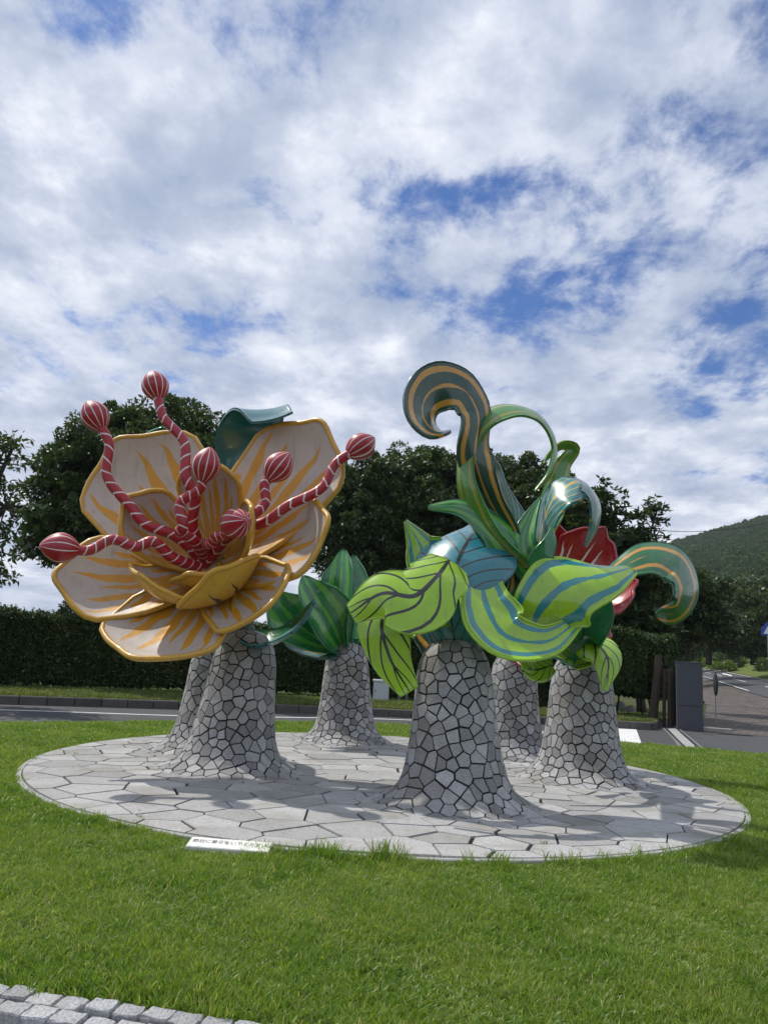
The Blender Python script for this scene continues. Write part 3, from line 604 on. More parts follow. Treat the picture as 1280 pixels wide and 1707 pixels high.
x, y = grass_pts(-13, 13, 6.9, 19.5, 190)
scatter('grass', x, y, -.02, GF, .8, 1.3, 1.05, label='lawn grass beside and behind the stone disc, up to the road', cat='grass', kind='stuff')
# longer fringe left unmown along the disc's edge
n = 1500; t = RNG.uniform(0, 2*pi, n); r = DISC_R+RNG.uniform(.02, .12, n)
scatter('grass', DISC_C[0]+r*np.cos(t), DISC_C[1]+r*np.sin(t), -.02, GC, .9, 1.5, 1.25, label='longer fringe of grass left along the rim of the stone disc', cat='grass', kind='stuff')
n = 30; x = np.r_[RNG.normal(-.3, .09, 12), RNG.normal(.15, .1, 6), RNG.normal(1.7, .6, 12)]; y = DISC_C[1]-np.sqrt(DISC_R**2-(x-DISC_C[0])**2)-RNG.uniform(0, .12, n)
scatter('grass', x, y, -.02, GC, 1.0, 1.4, 2.3, label='tall wild tufts at the near edge of the stone disc', cat='grass', kind='stuff')
kx = np.array(KERB_LINE)
n = 24000; x = RNG.uniform(-15, 9, n); yb = np.interp(x, kx[:, 0], kx[:, 1]); y = yb+.2+RNG.uniform(0, 3.6, n)
ok = ~((x > 7.9) & (y < 22.4+(x-7.9)*2.6))
scatter('grass', x[ok], y[ok], VZ-.03, GV, .7, 1.2, 1.0, label='rough strip of grass between the kerb and the hedge', cat='grass', kind='stuff')

# ------------------------------------------------------------ stone work: irregular stones laid as separate pieces
def voronoi(seeds, gapf, bound=None, k=26, ext=None):
    """cells of seeds, every edge moved in by half the joint; bound = outer polygon"""
    S_ = np.array(seeds); out = []
    for i, s in enumerate(S_):
        d = np.hypot(*(S_-s).T); order = np.argsort(d)[1:k+1]
        if bound is None: R = ext; poly = [(s[0]+R*cos(a), s[1]+R*sin(a)) for a in np.linspace(0, 2*pi, 9)[:-1]]
        else: poly = list(bound)
        for j in order:
            o = S_[j]; nx, ny = o-s; L_ = sqrt(nx*nx+ny*ny); nx /= L_; ny /= L_; c = L_/2-gapf(i, j, (s+o)/2)/2
            new = []
            for a in range(len(poly)):
                p, q = poly[a], poly[(a+1) % len(poly)]; dp = (p[0]-s[0])*nx+(p[1]-s[1])*ny-c; dq = (q[0]-s[0])*nx+(q[1]-s[1])*ny-c
                if dp <= 0: new.append(p)
                if dp*dq < 0: t = dp/(dp-dq); new.append((p[0]+(q[0]-p[0])*t, p[1]+(q[1]-p[1])*t))
            poly = new
            if len(poly) < 3: break
        out.append(poly)
    return out
def clean(poly, tol):
    o = []
    for p in poly:
        if not o or math.hypot(p[0]-o[-1][0], p[1]-o[-1][1]) > tol: o.append(p)
    if len(o) > 2 and math.hypot(o[0][0]-o[-1][0], o[0][1]-o[-1][1]) <= tol: o.pop()
    return o
def stone_mesh(poly, mapf, hgt, shrink=.03, sub=None):
    """poly in surface coordinates; mapf(p, h) -> world point at height h over the surface"""
    if sub:
        q = []
        for a in range(len(poly)):
            p, r = poly[a], poly[(a+1) % len(poly)]; q.append(p)
            if math.hypot(p[0]-r[0], p[1]-r[1]) > sub: q.append(((p[0]+r[0])/2, (p[1]+r[1])/2))
        poly = q
    cx = sum(p[0] for p in poly)/len(poly); cy = sum(p[1] for p in poly)/len(poly); n = len(poly)
    V = [mapf(p, -.004) for p in poly]+[mapf((cx+(p[0]-cx)*(1-shrink*.3), cy+(p[1]-cy)*(1-shrink*.3)), hgt*.7) for p in poly]+[mapf((cx+(p[0]-cx)*(1-shrink), cy+(p[1]-cy)*(1-shrink)), hgt) for p in poly]+[mapf((cx, cy), hgt)]
    F = []
    for r in (0, 1):
        for i in range(n): j = (i+1) % n; F.append([r*n+i, r*n+j, (r+1)*n+j, (r+1)*n+i])
    for i in range(n): F.append([2*n+i, 2*n+(i+1) % n, 3*n])
    return V, F
def place_stones(name, polys, mapf, hgtf, mat, parent, keyf, sub=None, limit=290, shrink=.03):
    items = []
    for p in polys:
        V, F = stone_mesh(p, mapf, hgtf(), shrink, sub); items.append((keyf(V), V, F))
    items.sort(key=lambda t: -t[0]); rest = Geo()
    for k, (_, V, F) in enumerate(items):
        if k < limit: link(name, pymesh(name, V, F), mat, parent)
        else:
            n = len(rest.V); rest.V += V; rest.F += [[i+n for i in f] for f in F]
    if rest.V: rest.build(name, mat, parent, kind='stuff')

PED = {}
def pedestal(x, y, z0, hgt, seed, label, scale=1.0):
    root = empty('stone_pedestal', (x, y, z0), label=label, cat='pedestal', group='crazy paved stone pedestals')
    prof = [(.03, 1.0), (.16, .99), (.28, .955), (.37, .88), (.42, .78), (.455, .62), (.485, .46), (.53, .30), (.585, .17), (.66, .09), (.80, .035), (1.02, -.008)]
    rr = random.Random(seed); lean = (rr.uniform(-.04, .04), rr.uniform(-.03, .03))
    C = crom([(r*scale, z*hgt) for r, z in prof], 160); rs, zs = C[:, 0], C[:, 1]; ds = np.r_[0, np.hypot(np.diff(rs), np.diff(zs))]; w = np.cumsum(ds/np.maximum(rs, .03)); sl = np.cumsum(ds)
    def surf(p, h):
        th, ww = p; ww = min(max(ww, 0), w[-1]); r = np.interp(ww, w, rs); z = np.interp(ww, w, zs); dr = np.interp(ww+.01, w, rs)-np.interp(ww-.01, w, rs); dz = np.interp(ww+.01, w, zs)-np.interp(ww-.01, w, zs); q = math.hypot(dr, dz)+1e-9
        nr, nz = -dz/q, dr/q; wob = 1+.035*sin(2*th+seed)+.02*sin(3*th+2*seed+z*2)
        R = r*wob+h*nr; return Vector((x+R*cos(th)+lean[0]*z, y+R*sin(th)+lean[1]*z, z0+z+h*nz))
    g = Geo(); nt_ = 48; ws = np.linspace(0, w[-1], 60)
    for a in ws:
        for k in range(nt_): g.V.append(surf((2*pi*k/nt_, a), 0))
    for i in range(59):
        for k in range(nt_): g.F.append([i*nt_+k, (i+1)*nt_+k, (i+1)*nt_+(k+1) % nt_, i*nt_+(k+1) % nt_])
    g.build('mortar_core', JOINT, root, smooth=True)
    w0 = np.interp(.10*scale, rs, w); sd = []; tries = 0
    rng = np.random.default_rng(seed)
    cum = np.cumsum(rs*ds*(w > w0)); cum /= cum[-1]
    while tries < 9000 and len(sd) < 330:
        tries += 1; ww = np.interp(rng.uniform(), cum, w); th = rng.uniform(-pi, pi); r = np.interp(ww, w, rs); mind = rng.choice([.10, .13, .16, .18])*(1.0+.25*(r > .75))*scale**.5/max(r, .05)
        if all(((th-t+pi) % (2*pi)-pi)**2+(ww-v)**2 > mind*mind for t, v in sd): sd.append((th, ww))
    n = len(sd); S2 = sd+[(t+2*pi, v) for t, v in sd if t < -pi+1.6]+[(t-2*pi, v) for t, v in sd if t > pi-1.6]
    def gap(i, j, mid):
        q = (math.sin((mid[0] % 6.2832)*91.7+mid[1]*57.3)*43758.5) % 1; return (.008+.012*q)/max(.08, np.interp(mid[1], w, rs))
    cells = voronoi(S2, gap, None, 22, 1.2)[:n]; polys = []
    hi = w[-1]-.002
    for c in cells:
        c2 = [(a, min(max(b, w0*.75), hi)) for a, b in c]; c2 = clean(c2, .02)
        if len(c2) >= 3: polys.append(c2)
    eye = Vector((0, 0, EYE))
    def key(V):
        c = V[-1]; nrm = (V[1]-c).cross(V[0]-c); nrm = nrm.normalized() if nrm.length else Vector((0, 0, 1)); v = (eye-c).normalized(); rad = Vector((c.x-x, c.y-y, .2)).normalized()
        return rad.dot(v)+((V[0]-c).length)*.2
    place_stones('stone', polys, surf, lambda: rng.uniform(.008, .014), GRAN, root, key, sub=.28, limit=285, shrink=.05)
    Geo().lathe([(.105*scale, hgt*.995), (.105*scale, hgt+.05), (.085, hgt+.06), (.085, hgt+.32)], (x+lean[0]*hgt, y+lean[1]*hgt, z0), 24).build('support_post', STEEL, root, smooth=False)
    PED[seed] = Vector((x+lean[0]*hgt, y+lean[1]*hgt, z0+hgt))
DZ = .03
pedestal(.955, 8.92, DZ, 1.80, 1, 'nearest stone clad pedestal, under the teal and lime leaves', .95)
pedestal(-1.80, 10.40, DZ, 1.78, 2, 'stone clad pedestal carrying the cream and yellow flower', .95)
pedestal(2.98, 11.25, DZ, 1.75, 3, 'stone clad pedestal furthest right on the disc', .96)
pedestal(-.48, 14.35, DZ, 1.74, 4, 'stone clad pedestal at the back, in front of the white cabinet', .93)
pedestal(2.40, 13.60, DZ, 1.76, 5, 'stone clad pedestal half hidden between the nearest and the right one', .93)
pedestal(-2.42, 12.0, DZ, 1.70, 6, 'mostly hidden pale stone pedestal behind the one with the yellow flower', .95)

# the round paving the pedestals stand on
pv = tag(bpy.data.objects.new('pavement_disc', None), kind='structure'); COL.objects.link(pv)
cx, cy = DISC_C; g = Geo(); g.lathe([(DISC_R, -.06), (DISC_R, DZ-.012), (DISC_R-.02, DZ-.006), (.01, DZ-.006)], (cx, cy, 0), 120); g.build('joint_bed', JOINT, pv)
# pale rim band
g = Geo(); n = 120
for r_, z_ in ((DISC_R+.012, -.06), (DISC_R+.012, DZ-.004), (DISC_R+.006, DZ+.004), (DISC_R-.045, DZ+.004), (DISC_R-.05, DZ-.008)):
    for k in range(n): g.V.append(Vector((cx+r_*cos(2*pi*k/n), cy+r_*sin(2*pi*k/n), z_)))
for i in range(4):
    for k in range(n): g.F.append([i*n+k, i*n+(k+1) % n, (i+1)*n+(k+1) % n, (i+1)*n+k])
g.build('edge_band', LCONC, pv)
rng = np.random.default_rng(21); sd = []; pc = [(.955, 8.92), (-1.8, 10.4), (2.98, 11.25), (-.48, 14.35), (2.4, 13.6), (-2.42, 12.0)]
for _ in range(20000):
    a = rng.uniform(0, 2*pi); r = DISC_R*sqrt(rng.uniform()); p = (cx+r*cos(a), cy+r*sin(a)); dm = min(math.hypot(p[0]-q[0], p[1]-q[1]) for q in pc)
    if dm < .78: continue
    md = np.interp(dm, [.78, 1.15, 1.6], [.20, .29, .43])*rng.uniform(.85, 1.2)
    if all((p[0]-s_[0])**2+(p[1]-s_[1])**2 > md*md for s_ in sd): sd.append(p)
bound = [(cx+(DISC_R-.055)*cos(t), cy+(DISC_R-.055)*sin(t)) for t in np.linspace(0, 2*pi, 73)[:-1]]
def gp(i, j, mid): q = (math.sin(mid[0]*71.7+mid[1]*37.3)*4358.5) % 1; return .011 if q < .4 else (.020 if q < .7 else .034)
cells = [clean(c, .01) for c in voronoi(sd, gp, bound, 24)]; cells = [c for c in cells if len(c) >= 3]
def pl(p, h):
    k = .004*sin(p[0]*1.9+1)+.004*sin(p[1]*2.3); return Vector((p[0], p[1], DZ-.006+h+k))
place_stones('paving_stone', cells, pl, lambda: rng.uniform(.006, .013)+.009, GRAN_PAVE, pv, lambda V: -V[-1].y, limit=290, shrink=.012)
print('PAVING', len(cells))

# ------------------------------------------------------------ the painted flower sculptures (plain stand-ins: own petals and leaves, no copied motif)
def blade(name, spine, widths, faces, cup, front, back, parent, rim=None, rimr=.02, fan=0.0, lobes=0.0, nl=3, n=34, m=17, th=.035, wavy=0.0, wf=5, fpow=2.0, **k):
    C = crom(spine, n*2); Wd = crom([(w, 0) for w in widths], n*2)[:, 0]
    faces = faces if isinstance(faces, list) else [faces]*2; Fc = crom([tuple(f) for f in faces], n*2) if len(faces) > 1 else np.repeat([tuple(faces[0])], n*2, 0)
    cups = cup if isinstance(cup, list) else [cup, cup]; Cu = crom([(c, 0) for c in cups], n*2)[:, 0]
    T = np.gradient(C, axis=0); T /= np.linalg.norm(T, axis=1)[:, None]; Sd = np.cross(Fc, T); Sd /= np.linalg.norm(Sd, axis=1)[:, None]; Nn = np.cross(T, Sd)
    u = np.linspace(0, 1, n)[:, None]; v = np.linspace(-1, 1, m)[None, :]
    s = u*(1-fan*np.abs(v)**fpow+lobes*np.cos(nl*pi*v)*u); s = np.clip(s, 0, 1.0) if not lobes else s/s.max()
    si = s*(2*n-1); i0 = np.clip(si.astype(int), 0, 2*n-2); f = (si-i0)[..., None]
    g = lambda A: A[i0]*(1-f)+A[i0+1]*f
    g1 = lambda A: A[i0]*(1-f[..., 0])+A[i0+1]*f[..., 0]
    w = g1(Wd)/2; cu = g1(Cu); NN = g(Nn)
    P = g(C)+g(Sd)*(v*w)[..., None]+NN*(cu*w*v**2+wavy*v*v*np.sin(u*wf*pi+1.2*v))[..., None]
    du = np.gradient(P, axis=0); dv = np.gradient(P, axis=1); nr = np.cross(du, dv); ln = np.linalg.norm(nr, axis=2)[..., None]; nr = np.where(ln > 1e-9, nr/np.maximum(ln, 1e-9), NN)
    nr *= np.sign((nr*NN).sum(-1))[..., None]+(np.abs((nr*NN).sum(-1)) < 1e-9)[..., None]
    A = P+nr*th/2; B = P-nr*th/2; V = np.concatenate([A.reshape(-1, 3), B.reshape(-1, 3)]); Nv = n*m
    q = []; mi = []; id_ = lambda i, j: i*m+j
    for i in range(n-1):
        for j in range(m-1): q.append([id_(i, j), id_(i, j+1), id_(i+1, j+1), id_(i+1, j)]); mi.append(0)
    for i in range(n-1):
        for j in range(m-1): q.append([Nv+id_(i, j), Nv+id_(i+1, j), Nv+id_(i+1, j+1), Nv+id_(i, j+1)]); mi.append(1)
    loop = [id_(i, 0) for i in range(n)]+[id_(n-1, j) for j in range(1, m)]+[id_(i, m-1) for i in range(n-2, -1, -1)]+[id_(0, j) for j in range(m-2, 0, -1)]
    for a in range(len(loop)): b = loop[(a+1) % len(loop)]; q.append([loop[a], Nv+loop[a], Nv+b, b]); mi.append(1)
    me = npmesh(name, V, quads=q, smooth=True); uvl = me.uv_layers.new(name='UVMap'); uu = np.tile(np.repeat(np.linspace(0, 1, n), m), 2); vv = np.tile(np.tile(np.linspace(0, 1, m), n), 2)
    vi = np.array(q).ravel(); uvl.data.foreach_set('uv', np.stack([uu[vi], vv[vi]], 1).astype(np.float32).ravel())
    o = link(name, me, [front, back], parent, **k); me.polygons.foreach_set('material_index', np.array(mi, np.int32)); me.update()
    if rim:
        Pf = P.reshape(-1, 3); path = [Vector(Pf[i]) for i in [id_(i, 0) for i in range(2, n)]+[id_(n-1, j) for j in range(1, m)]+[id_(i, m-1) for i in range(n-2, 1, -1)]]
        cp = [path[0]]
        for p in path[1:]:
            if (p-cp[-1]).length > .012: cp.append(p)
        Geo().tube(cp, rimr, 8).build('rim', rim, o, smooth=True)
    return o
def rope(name, pts, rad, mat, parent, seg=14, n=70, **k):
    P = crom(pts, n); R = crom([(r, 0) for r in rad], n)[:, 0] if isinstance(rad, list) else [rad]*n
    g = Geo(); g.tube([Vector(p) for p in P], list(R), seg); me = pymesh(name, g.V, g.F, True)
    uvl = me.uv_layers.new(name='UVMap'); vi = np.zeros(len(me.loops), np.int32); me.loops.foreach_get('vertex_index', vi)
    seam = vi % seg; uvl.data.foreach_set('uv', np.stack([(vi//seg)/n, 1-2*np.abs(seam/seg-.5)], 1).astype(np.float32).ravel())
    return link(name, me, mat, parent, **k)

# --- cream and yellow flower
fr = empty('flower_sculpture', PED[2]+Vector((0, 0, .05)), label='big open cream flower with yellow rims and striped red stamens, on the left pedestals', cat='sculpture')
c0 = at(352, 945, 10.25); Ax = Vector((-.22, -.86, .42)).normalized(); e1 = Vector((1, 0, 0)); e1 = (e1-Ax*e1.dot(Ax)).normalized(); e2 = Ax.cross(e1)*-1
if e2.z < 0: e2 = -e2
def petal(phi, Lg, Wd, prof, cup, lob=.022, nl=3, base=0.0, **k):
    a = radians(phi); d = e1*cos(a)+e2*sin(a); sp = [c0+Ax*base+d*(r*Lg)+Ax*(h*Lg) for r, h in prof]
    faces = []
    for i in range(len(sp)):
        t = (sp[min(i+1, len(sp)-1)]-sp[max(i-1, 0)]).normalized(); faces.append((Ax-t*Ax.dot(t)).normalized() if abs(Ax.dot(t)) < .95 else -d)
    return blade('petal', sp, [Wd*q for q in (.36, .84, 1.02, 1.0, .86)], faces, cup, P_CREAM, P_YEL, fr, P_YRIM, .036, .56, lob, nl, fpow=2.7, n=40, m=27, th=.05, **k)
OUT = [(0.04, 0), (.32, .03), (.64, .13), (.88, .27), (1.02, .44)]
OUTF = [(0.04, 0), (.35, 0), (.68, .07), (.93, .18), (1.05, .30)]
petal(50, 2.26, 2.2, OUTF, .26)
petal(130, 2.32, 2.4, OUTF, .28, base=-.02)
petal(194, 1.78, 1.7, OUT, .30, base=-.08)
petal(256, 1.62, 2.1, OUT, .26, base=-.1)
petal(318, 1.50, 1.5, OUT, .32, base=-.05)
petal(4, 1.75, 1.55, OUT, .3, base=-.08)
INN = [(0.05, .0), (.34, .08), (.60, .30), (.74, .56), (.80, .80)]
petal(84, 1.28, 1.15, INN, .32, base=.03)
petal(152, 1.22, 1.15, INN, .36, base=.05)
CUPP = [(.05, -.04), (.42, .0), (.70, .22), (.80, .52), (.76, .80)]
petal(236, 1.02, 1.35, CUPP, .40, base=.05)
petal(306, 1.12, 1.45, CUPP, .40, base=.02)
petal(276, .66, .85, CUPP, .40, base=.10)
petal(12, 1.1, 1.0, INN, .36, base=.05)
# stamens fan out from the throat; each ends in a plain oval anther
def stamen(tip_px, Yt, mid_px, Ym, curl=0.0):
    b = c0+Ax*.12+Vector(RNG.normal(size=3))*.06; md = at(*mid_px, Ym); tp = at(*tip_px, Yt)
    ax_ = (tp-b).normalized(); sd_ = ax_.cross(Vector((0, 1, 0))).normalized(); sg_ = 1 if curl >= 0 else -1; q_ = .045*sg_*min(1, (tp-b).length/1.5)
    s = rope('stamen', [b, b.lerp(md, .4)+Ax*.12+sd_*q_, b.lerp(md, .75)+Ax*.1-sd_*q_, md+sd_*q_, md.lerp(tp, .4)-sd_*q_*.9+Vector((curl, 0, .03)), md.lerp(tp, .75)+sd_*q_*.9, tp], [.075, .075, .072, .07, .066, .062, .064], P_RING, fr, n=110)
    dr = (tp-md.lerp(tp, .75)-sd_*q_*.9).normalized(); P = [tp-dr*.10+dr*.44*t for t in np.linspace(0, 1, 14)]
    R = [max(.012, .055+.128*sin(pi*min(1, t*1.06))**.8) if t < .97 else .02 for t in np.linspace(0, 1, 14)]
    g = Geo(); g.tube(P, R, 20); me = pymesh('anther', g.V, g.F, True); uvl = me.uv_layers.new(name='UVMap'); vi = np.zeros(len(me.loops), np.int32); me.loops.foreach_get('vertex_index', vi)
    uvl.data.foreach_set('uv', np.stack([(vi//20)/14, 1-2*np.abs((vi % 20)/20-.5)], 1).astype(np.float32).ravel()); link('anther', me, P_GORE, s)
stamen((165, 705), 9.7, (215, 850), 9.7, -.1)
stamen((262, 655), 9.9, (318, 800), 9.7, .05)
stamen((118, 915), 9.1, (230, 905), 9.4, 0)
stamen((340, 790), 9.3, (300, 880), 9.4, -.08)
stamen((455, 790), 9.5, (418, 870), 9.5, .04)
stamen((590, 752), 9.8, (480, 850), 9.6, .08)
stamen((385, 875), 9.1, (362, 900), 9.4, .02)
# green sepals and the leaf behind it
def leaf(parent, pts, ws, faces, cup, front, back, rim=None, name='leaf', rimr=.02, **k):
    sp = [at(x, y, Y) for x, y, Y in pts]; fc = [Vector(f) for f in faces] if isinstance(faces, list) else Vector(faces)
    return blade(name, sp, ws, fc, cup, front, back, parent, rim, rimr, **k)
CAMF = (0, -1, -.1); UPF = (0, -.55, .85)
leaf(fr, [(400, 1060, 10.4), (440, 1075, 10.3), (490, 1050, 10.2), (525, 1000, 10.2)], [.35, .6, .45, .03], (0, -.4, .9), .35, P_GREENP, P_TEALV, name='sepal')
leaf(fr, [(385, 1050, 10.5), (340, 1060, 10.7), (280, 1050, 10.9), (230, 1015, 11)], [.3, .5, .4, .03], (0, -.3, .95), .35, P_GREENP, P_TEALV, name='sepal')
leaf(fr, [(400, 940, 10.9), (410, 800, 11.1), (420, 715, 11.0), (438, 684, 10.5), (455, 700, 10.2)], [.4, .8, 1.0, .95, .6], [(0, -1, 0), (0, -1, 0), (0, -.7, -.5), (0, -.2, -1), (0, .8, -.6)], -.12, P_TEAL, P_TEAL, name='sepal')
leaf(fr, [(260, 950, 11.2), (255, 820, 11.6), (262, 735, 11.5), (285, 716, 11.2)], [.4, .7, .7, .3], [(0, -1, 0), (0, -1, 0), (0, -.6, -.5), (0, 0, -1)], -.12, P_GREENP, P_GREENP, name='sepal')
rope('flower_stalk', [PED[2]+Vector((0, 0, .25)), at(385, 1040, 10.5), c0-Ax*.25, c0], [.12, .16, .26, .2], P_TEAL, fr, 18)
rope('flower_stalk', [PED[6]+Vector((0, 0, .1)), PED[6]+Vector((.2, -.3, .5)), c0-Ax*.5], [.12, .12, .12], P_TEAL, fr, 14)

# --- small green sculpture at the back
gr = empty('leaf_sculpture', PED[4]+Vector((0, 0, .05)), label='small green leaf cluster on the back pedestal, right of the cream flower', cat='sculpture')
leaf(gr, [(570, 1085, 14.3), (560, 1040, 14.0), (568, 975, 13.9), (572, 915, 14.1)], [.4, .75, .7, .42], (-.5, -1, .1), .5, P_GREEN, P_GREENP, fan=.25)
leaf(gr, [(565, 1080, 14.3), (520, 1060, 14.0), (480, 1025, 13.7), (452, 985, 13.6)], [.4, .95, 1.0, .6], (-.1, -.8, .5), .4, P_GREEN, P_GREENP, fan=.3)
leaf(gr, [(570, 1080, 14.2), (548, 1030, 13.6), (522, 990, 13.4), (505, 960, 13.5)], [.4, .85, .8, .5], (.2, -.9, .3), .4, P_GREEN, P_GREENP, fan=.3)
leaf(gr, [(575, 1085, 14.3), (530, 1090, 14.0), (490, 1078, 13.8), (462, 1050, 13.7)], [.3, .55, .5, .25], (0, -.6, .8), .3, P_TEALY, P_DGO, fan=.2)
leaf(gr, [(580, 1080, 14.3), (598, 1040, 14.5), (600, 990, 14.8), (588, 925, 15)], [.3, .6, .5, .3], (-.4, -1, 0), .35, P_GREENP, P_GREEN, fan=.2)

# --- the big leaf sculpture in the middle and right
bg_ = empty('leaf_sculpture', PED[1]+Vector((0, 0, .05)), label='tall sculpture of glossy lime, teal and dark green leaves curling outwards', cat='sculpture')
H = (835, 960)
# teal hood over the nearest pedestal
leaf(bg_, [(762, 1092, 8.85), (752, 1020, 8.72), (758, 955, 8.75), (782, 900, 9.0), (812, 872, 9.5)], [.42, .62, 1.05, 1.15, .6], [(-.1, -1, .0), (-.2, -1, .1), (-.25, -1, .3), (-.2, -.8, .8), (0, -.3, 1)], -.36, P_TEALV, P_TEALV, P_TEAL, rimr=.022, lobes=.0)
# veined lime leaves to the left
leaf(bg_, [(748, 935, 8.6), (725, 965, 8.3), (690, 995, 8.2), (640, 990, 8.2), (586, 1022, 8.3)], [.45, .66, .62, .78, .22], [(0, -1, .3), (0, -.9, .4), (0, -.9, .5), (0, -.9, .4), (0, -1, .3)], -.22, P_LIMEV, P_LIMEV, P_LIME, rimr=.014)
leaf(bg_, [(755, 1030, 8.9), (690, 1010, 8.7), (640, 1030, 8.55), (650, 1095, 8.5), (682, 1152, 8.5)], [.3, .6, .78, .72, .2], [(0, -.5, .8), (-.2, -.8, .6), (-.5, -1, .2), (-.2, -1, 0), (0, -1, 0)], -.15, P_LIMEV, P_LIMEV, P_LIME, rimr=.014)
leaf(bg_, [(740, 930, 9.2), (715, 935, 9.3), (698, 905, 9.4), (676, 868, 9.5)], [.5, .6, .42, .04], (-.2, -1, .3), .3, P_LIMET, P_LIMET)
# lime leaves with teal stripes, front and centre
leaf(bg_, [(800, 955, 8.9), (812, 1015, 8.55), (838, 1058, 8.4), (900, 1072, 8.4), (965, 1035, 8.6)], [.35, .60, .68, .60, .12], [(0, -1, .1), (0, -1, .1), (.1, -1, .2), (.1, -1, .4), (.2, -.8, .6)], .25, P_LIMET, P_LIMET, P_LIME, rimr=.018)
leaf(bg_, [(880, 1062, 8.8), (905, 1010, 8.6), (945, 975, 8.5), (1000, 962, 8.5), (1052, 948, 8.7)], [.4, .85, .95, .7, .16], [(-.2, -1, .1), (-.2, -1, .2), (-.1, -.9, .4), (0, -.8, .6), (0, -.6, .8)], -.25, P_LIMET, P_LIMET, P_LIME, rimr=.018)
# green blades crossing the heart of it
leaf(bg_, [(868, 935, 9.0), (820, 875, 8.9), (770, 846, 8.9), (714, 846, 9.0)], [.4, .52, .42, .05], [(-.2, -.8, .6), (-.1, -.9, .6), (0, -1, .3), (0, -1, .1)], -.3, P_GREEN, P_GREENP)
leaf(bg_, [(892, 960, 9.0), (872, 905, 9.0), (885, 860, 9.1), (900, 830, 9.2)], [.35, .42, .3, .03], (-.3, -1, .1), .3, P_GREEN, P_GREENP)
leaf(bg_, [(850, 1040, 9.2), (868, 990, 9.1), (862, 950, 9.1), (830, 915, 9.2)], [.4, .5, .4, .05], (0, -1, .2), .3, P_DGO, P_GREENP)
leaf(bg_, [(895, 960, 8.9), (905, 925, 8.8), (915, 905, 8.8), (920, 880, 8.9)], [.2, .3, .24, .03], (0, -1, 0), .3, P_GREENP, P_GREENP)
# tall fronds arching up and out, tips rolled over
RB = 'ribbon'
def spiral(c, r0, r1, a0, a1, n, Y0, Y1):
    return [(c[0]+(r0+(r1-r0)*i/(n-1))*cos(radians(a0+(a1-a0)*i/(n-1))), c[1]-(r0+(r1-r0)*i/(n-1))*sin(radians(a0+(a1-a0)*i/(n-1))), Y0+(Y1-Y0)*i/(n-1)) for i in range(n)]
def frond(pre, sp, ws, front, back, name='ribbon', tilt=(.3, -.25, 0), cup=-.12, parent=None, thx=.035, fan=.04):
    """a strap whose flat side looks outwards from its own curl; tilt keeps a little of it turned to the viewer"""
    pts = pre+sp; P = [at(*p) for p in pts]; fs = []
    for i in range(len(P)):
        t = (P[min(i+1, len(P)-1)]-P[max(i-1, 0)]).normalized(); nrm = t.cross(Vector((0, 1, 0))).normalized(); fs.append((nrm+Vector(tilt)).normalized())
    return blade(name, P, ws, fs, cup, front, back, parent or bg_, None, n=60, th=thx, fan=fan)
frond([(868, 945, 9.2), (850, 890, 9.1), (815, 830, 9.0), (792, 765, 8.9)], spiral((742, 688), 50, 34, 10, 285, 8, 8.9, 8.4), [.3, .30, .28, .26, .32, .44, .52, .58, .60, .60, .56, .45], P_DGO, P_DGO, tilt=(.1, -.75, .1))
frond([(862, 950, 9.1), (800, 870, 8.9), (775, 800, 8.9), (785, 735, 9.0)], [(815, 695, 9.0), (858, 682, 9.1), (900, 697, 9.2), (924, 740, 9.3), (915, 790, 9.3), (890, 818, 9.2)], [.5, .45, .30, .24, .26, .30, .34, .36, .24, .04], P_GLIME, P_GLIME, tilt=(-.1, -.55, .1))
frond([(885, 950, 9.5), (905, 880, 9.7), (925, 820, 9.8)], [(938, 775, 9.9), (955, 748, 9.9), (938, 742, 9.8), (918, 755, 9.8), (905, 772, 9.8)], [.25, .36, .42, .45, .42, .3, .16, .03], P_GLIME, P_LIMET, tilt=(-.3, -.9, .1))
frond([(898, 950, 9.2), (905, 880, 9.1), (930, 825, 9.0)], [(965, 805, 9.0), (990, 830, 9.0), (992, 870, 9.0), (975, 912, 9.0)], [.1, .25, .55, .62, .45, .26, .03], P_TEALY, P_TEALY, tilt=(-.2, -.6, .2))
frond([(1010, 968, 8.9), (1040, 946, 9.0)], [(1085, 928, 9.0), (1130, 945, 9.0), (1145, 985, 8.95), (1125, 1020, 8.9), (1092, 1020, 8.85)], [.2, .3, .42, .62, .74, .66, .34], P_GO, P_GO, tilt=(-.3, -.8, 0), fan=.14)
frond([(870, 925, 9.6), (855, 860, 9.7)], [(835, 810, 9.8), (828, 775, 9.8), (822, 760, 9.7)], [.2, .35, .28, .14, .03], P_TEALY, P_DGO, tilt=(-.2, -1, .1))
# lower leaves round the right hand pedestal
leaf(bg_, [(950, 1100, 10.6), (900, 1075, 10.0), (850, 1085, 9.8), (800, 1075, 9.7)], [.3, .6, .5, .05], (0, -.8, .5), .3, P_LIMEV, P_GREENP)
leaf(bg_, [(960, 1105, 10.9), (985, 1070, 10.6), (1010, 1095, 10.4), (1008, 1150, 10.3)], [.3, .5, .62, .05], [(0, -.6, .8), (.2, -.8, .6), (.2, -1, .1), (0, -1, 0)], -.2, P_LIMEV, P_LIMEV, P_LIME, rimr=.014)
leaf(bg_, [(955, 1105, 10.9), (960, 1050, 10.5), (990, 1010, 10.3), (985, 965, 10.3)], [.3, .7, .75, .08], (-.1, -1, .2), .3, P_GREENP, P_GREEN)
leaf(bg_, [(780, 1085, 9.0), (740, 1070, 9.3), (705, 1040, 9.5), (690, 990, 9.6)], [.3, .6, .5, .05], (-.2, -.9, .3), .3, P_DGO, P_TEALY)
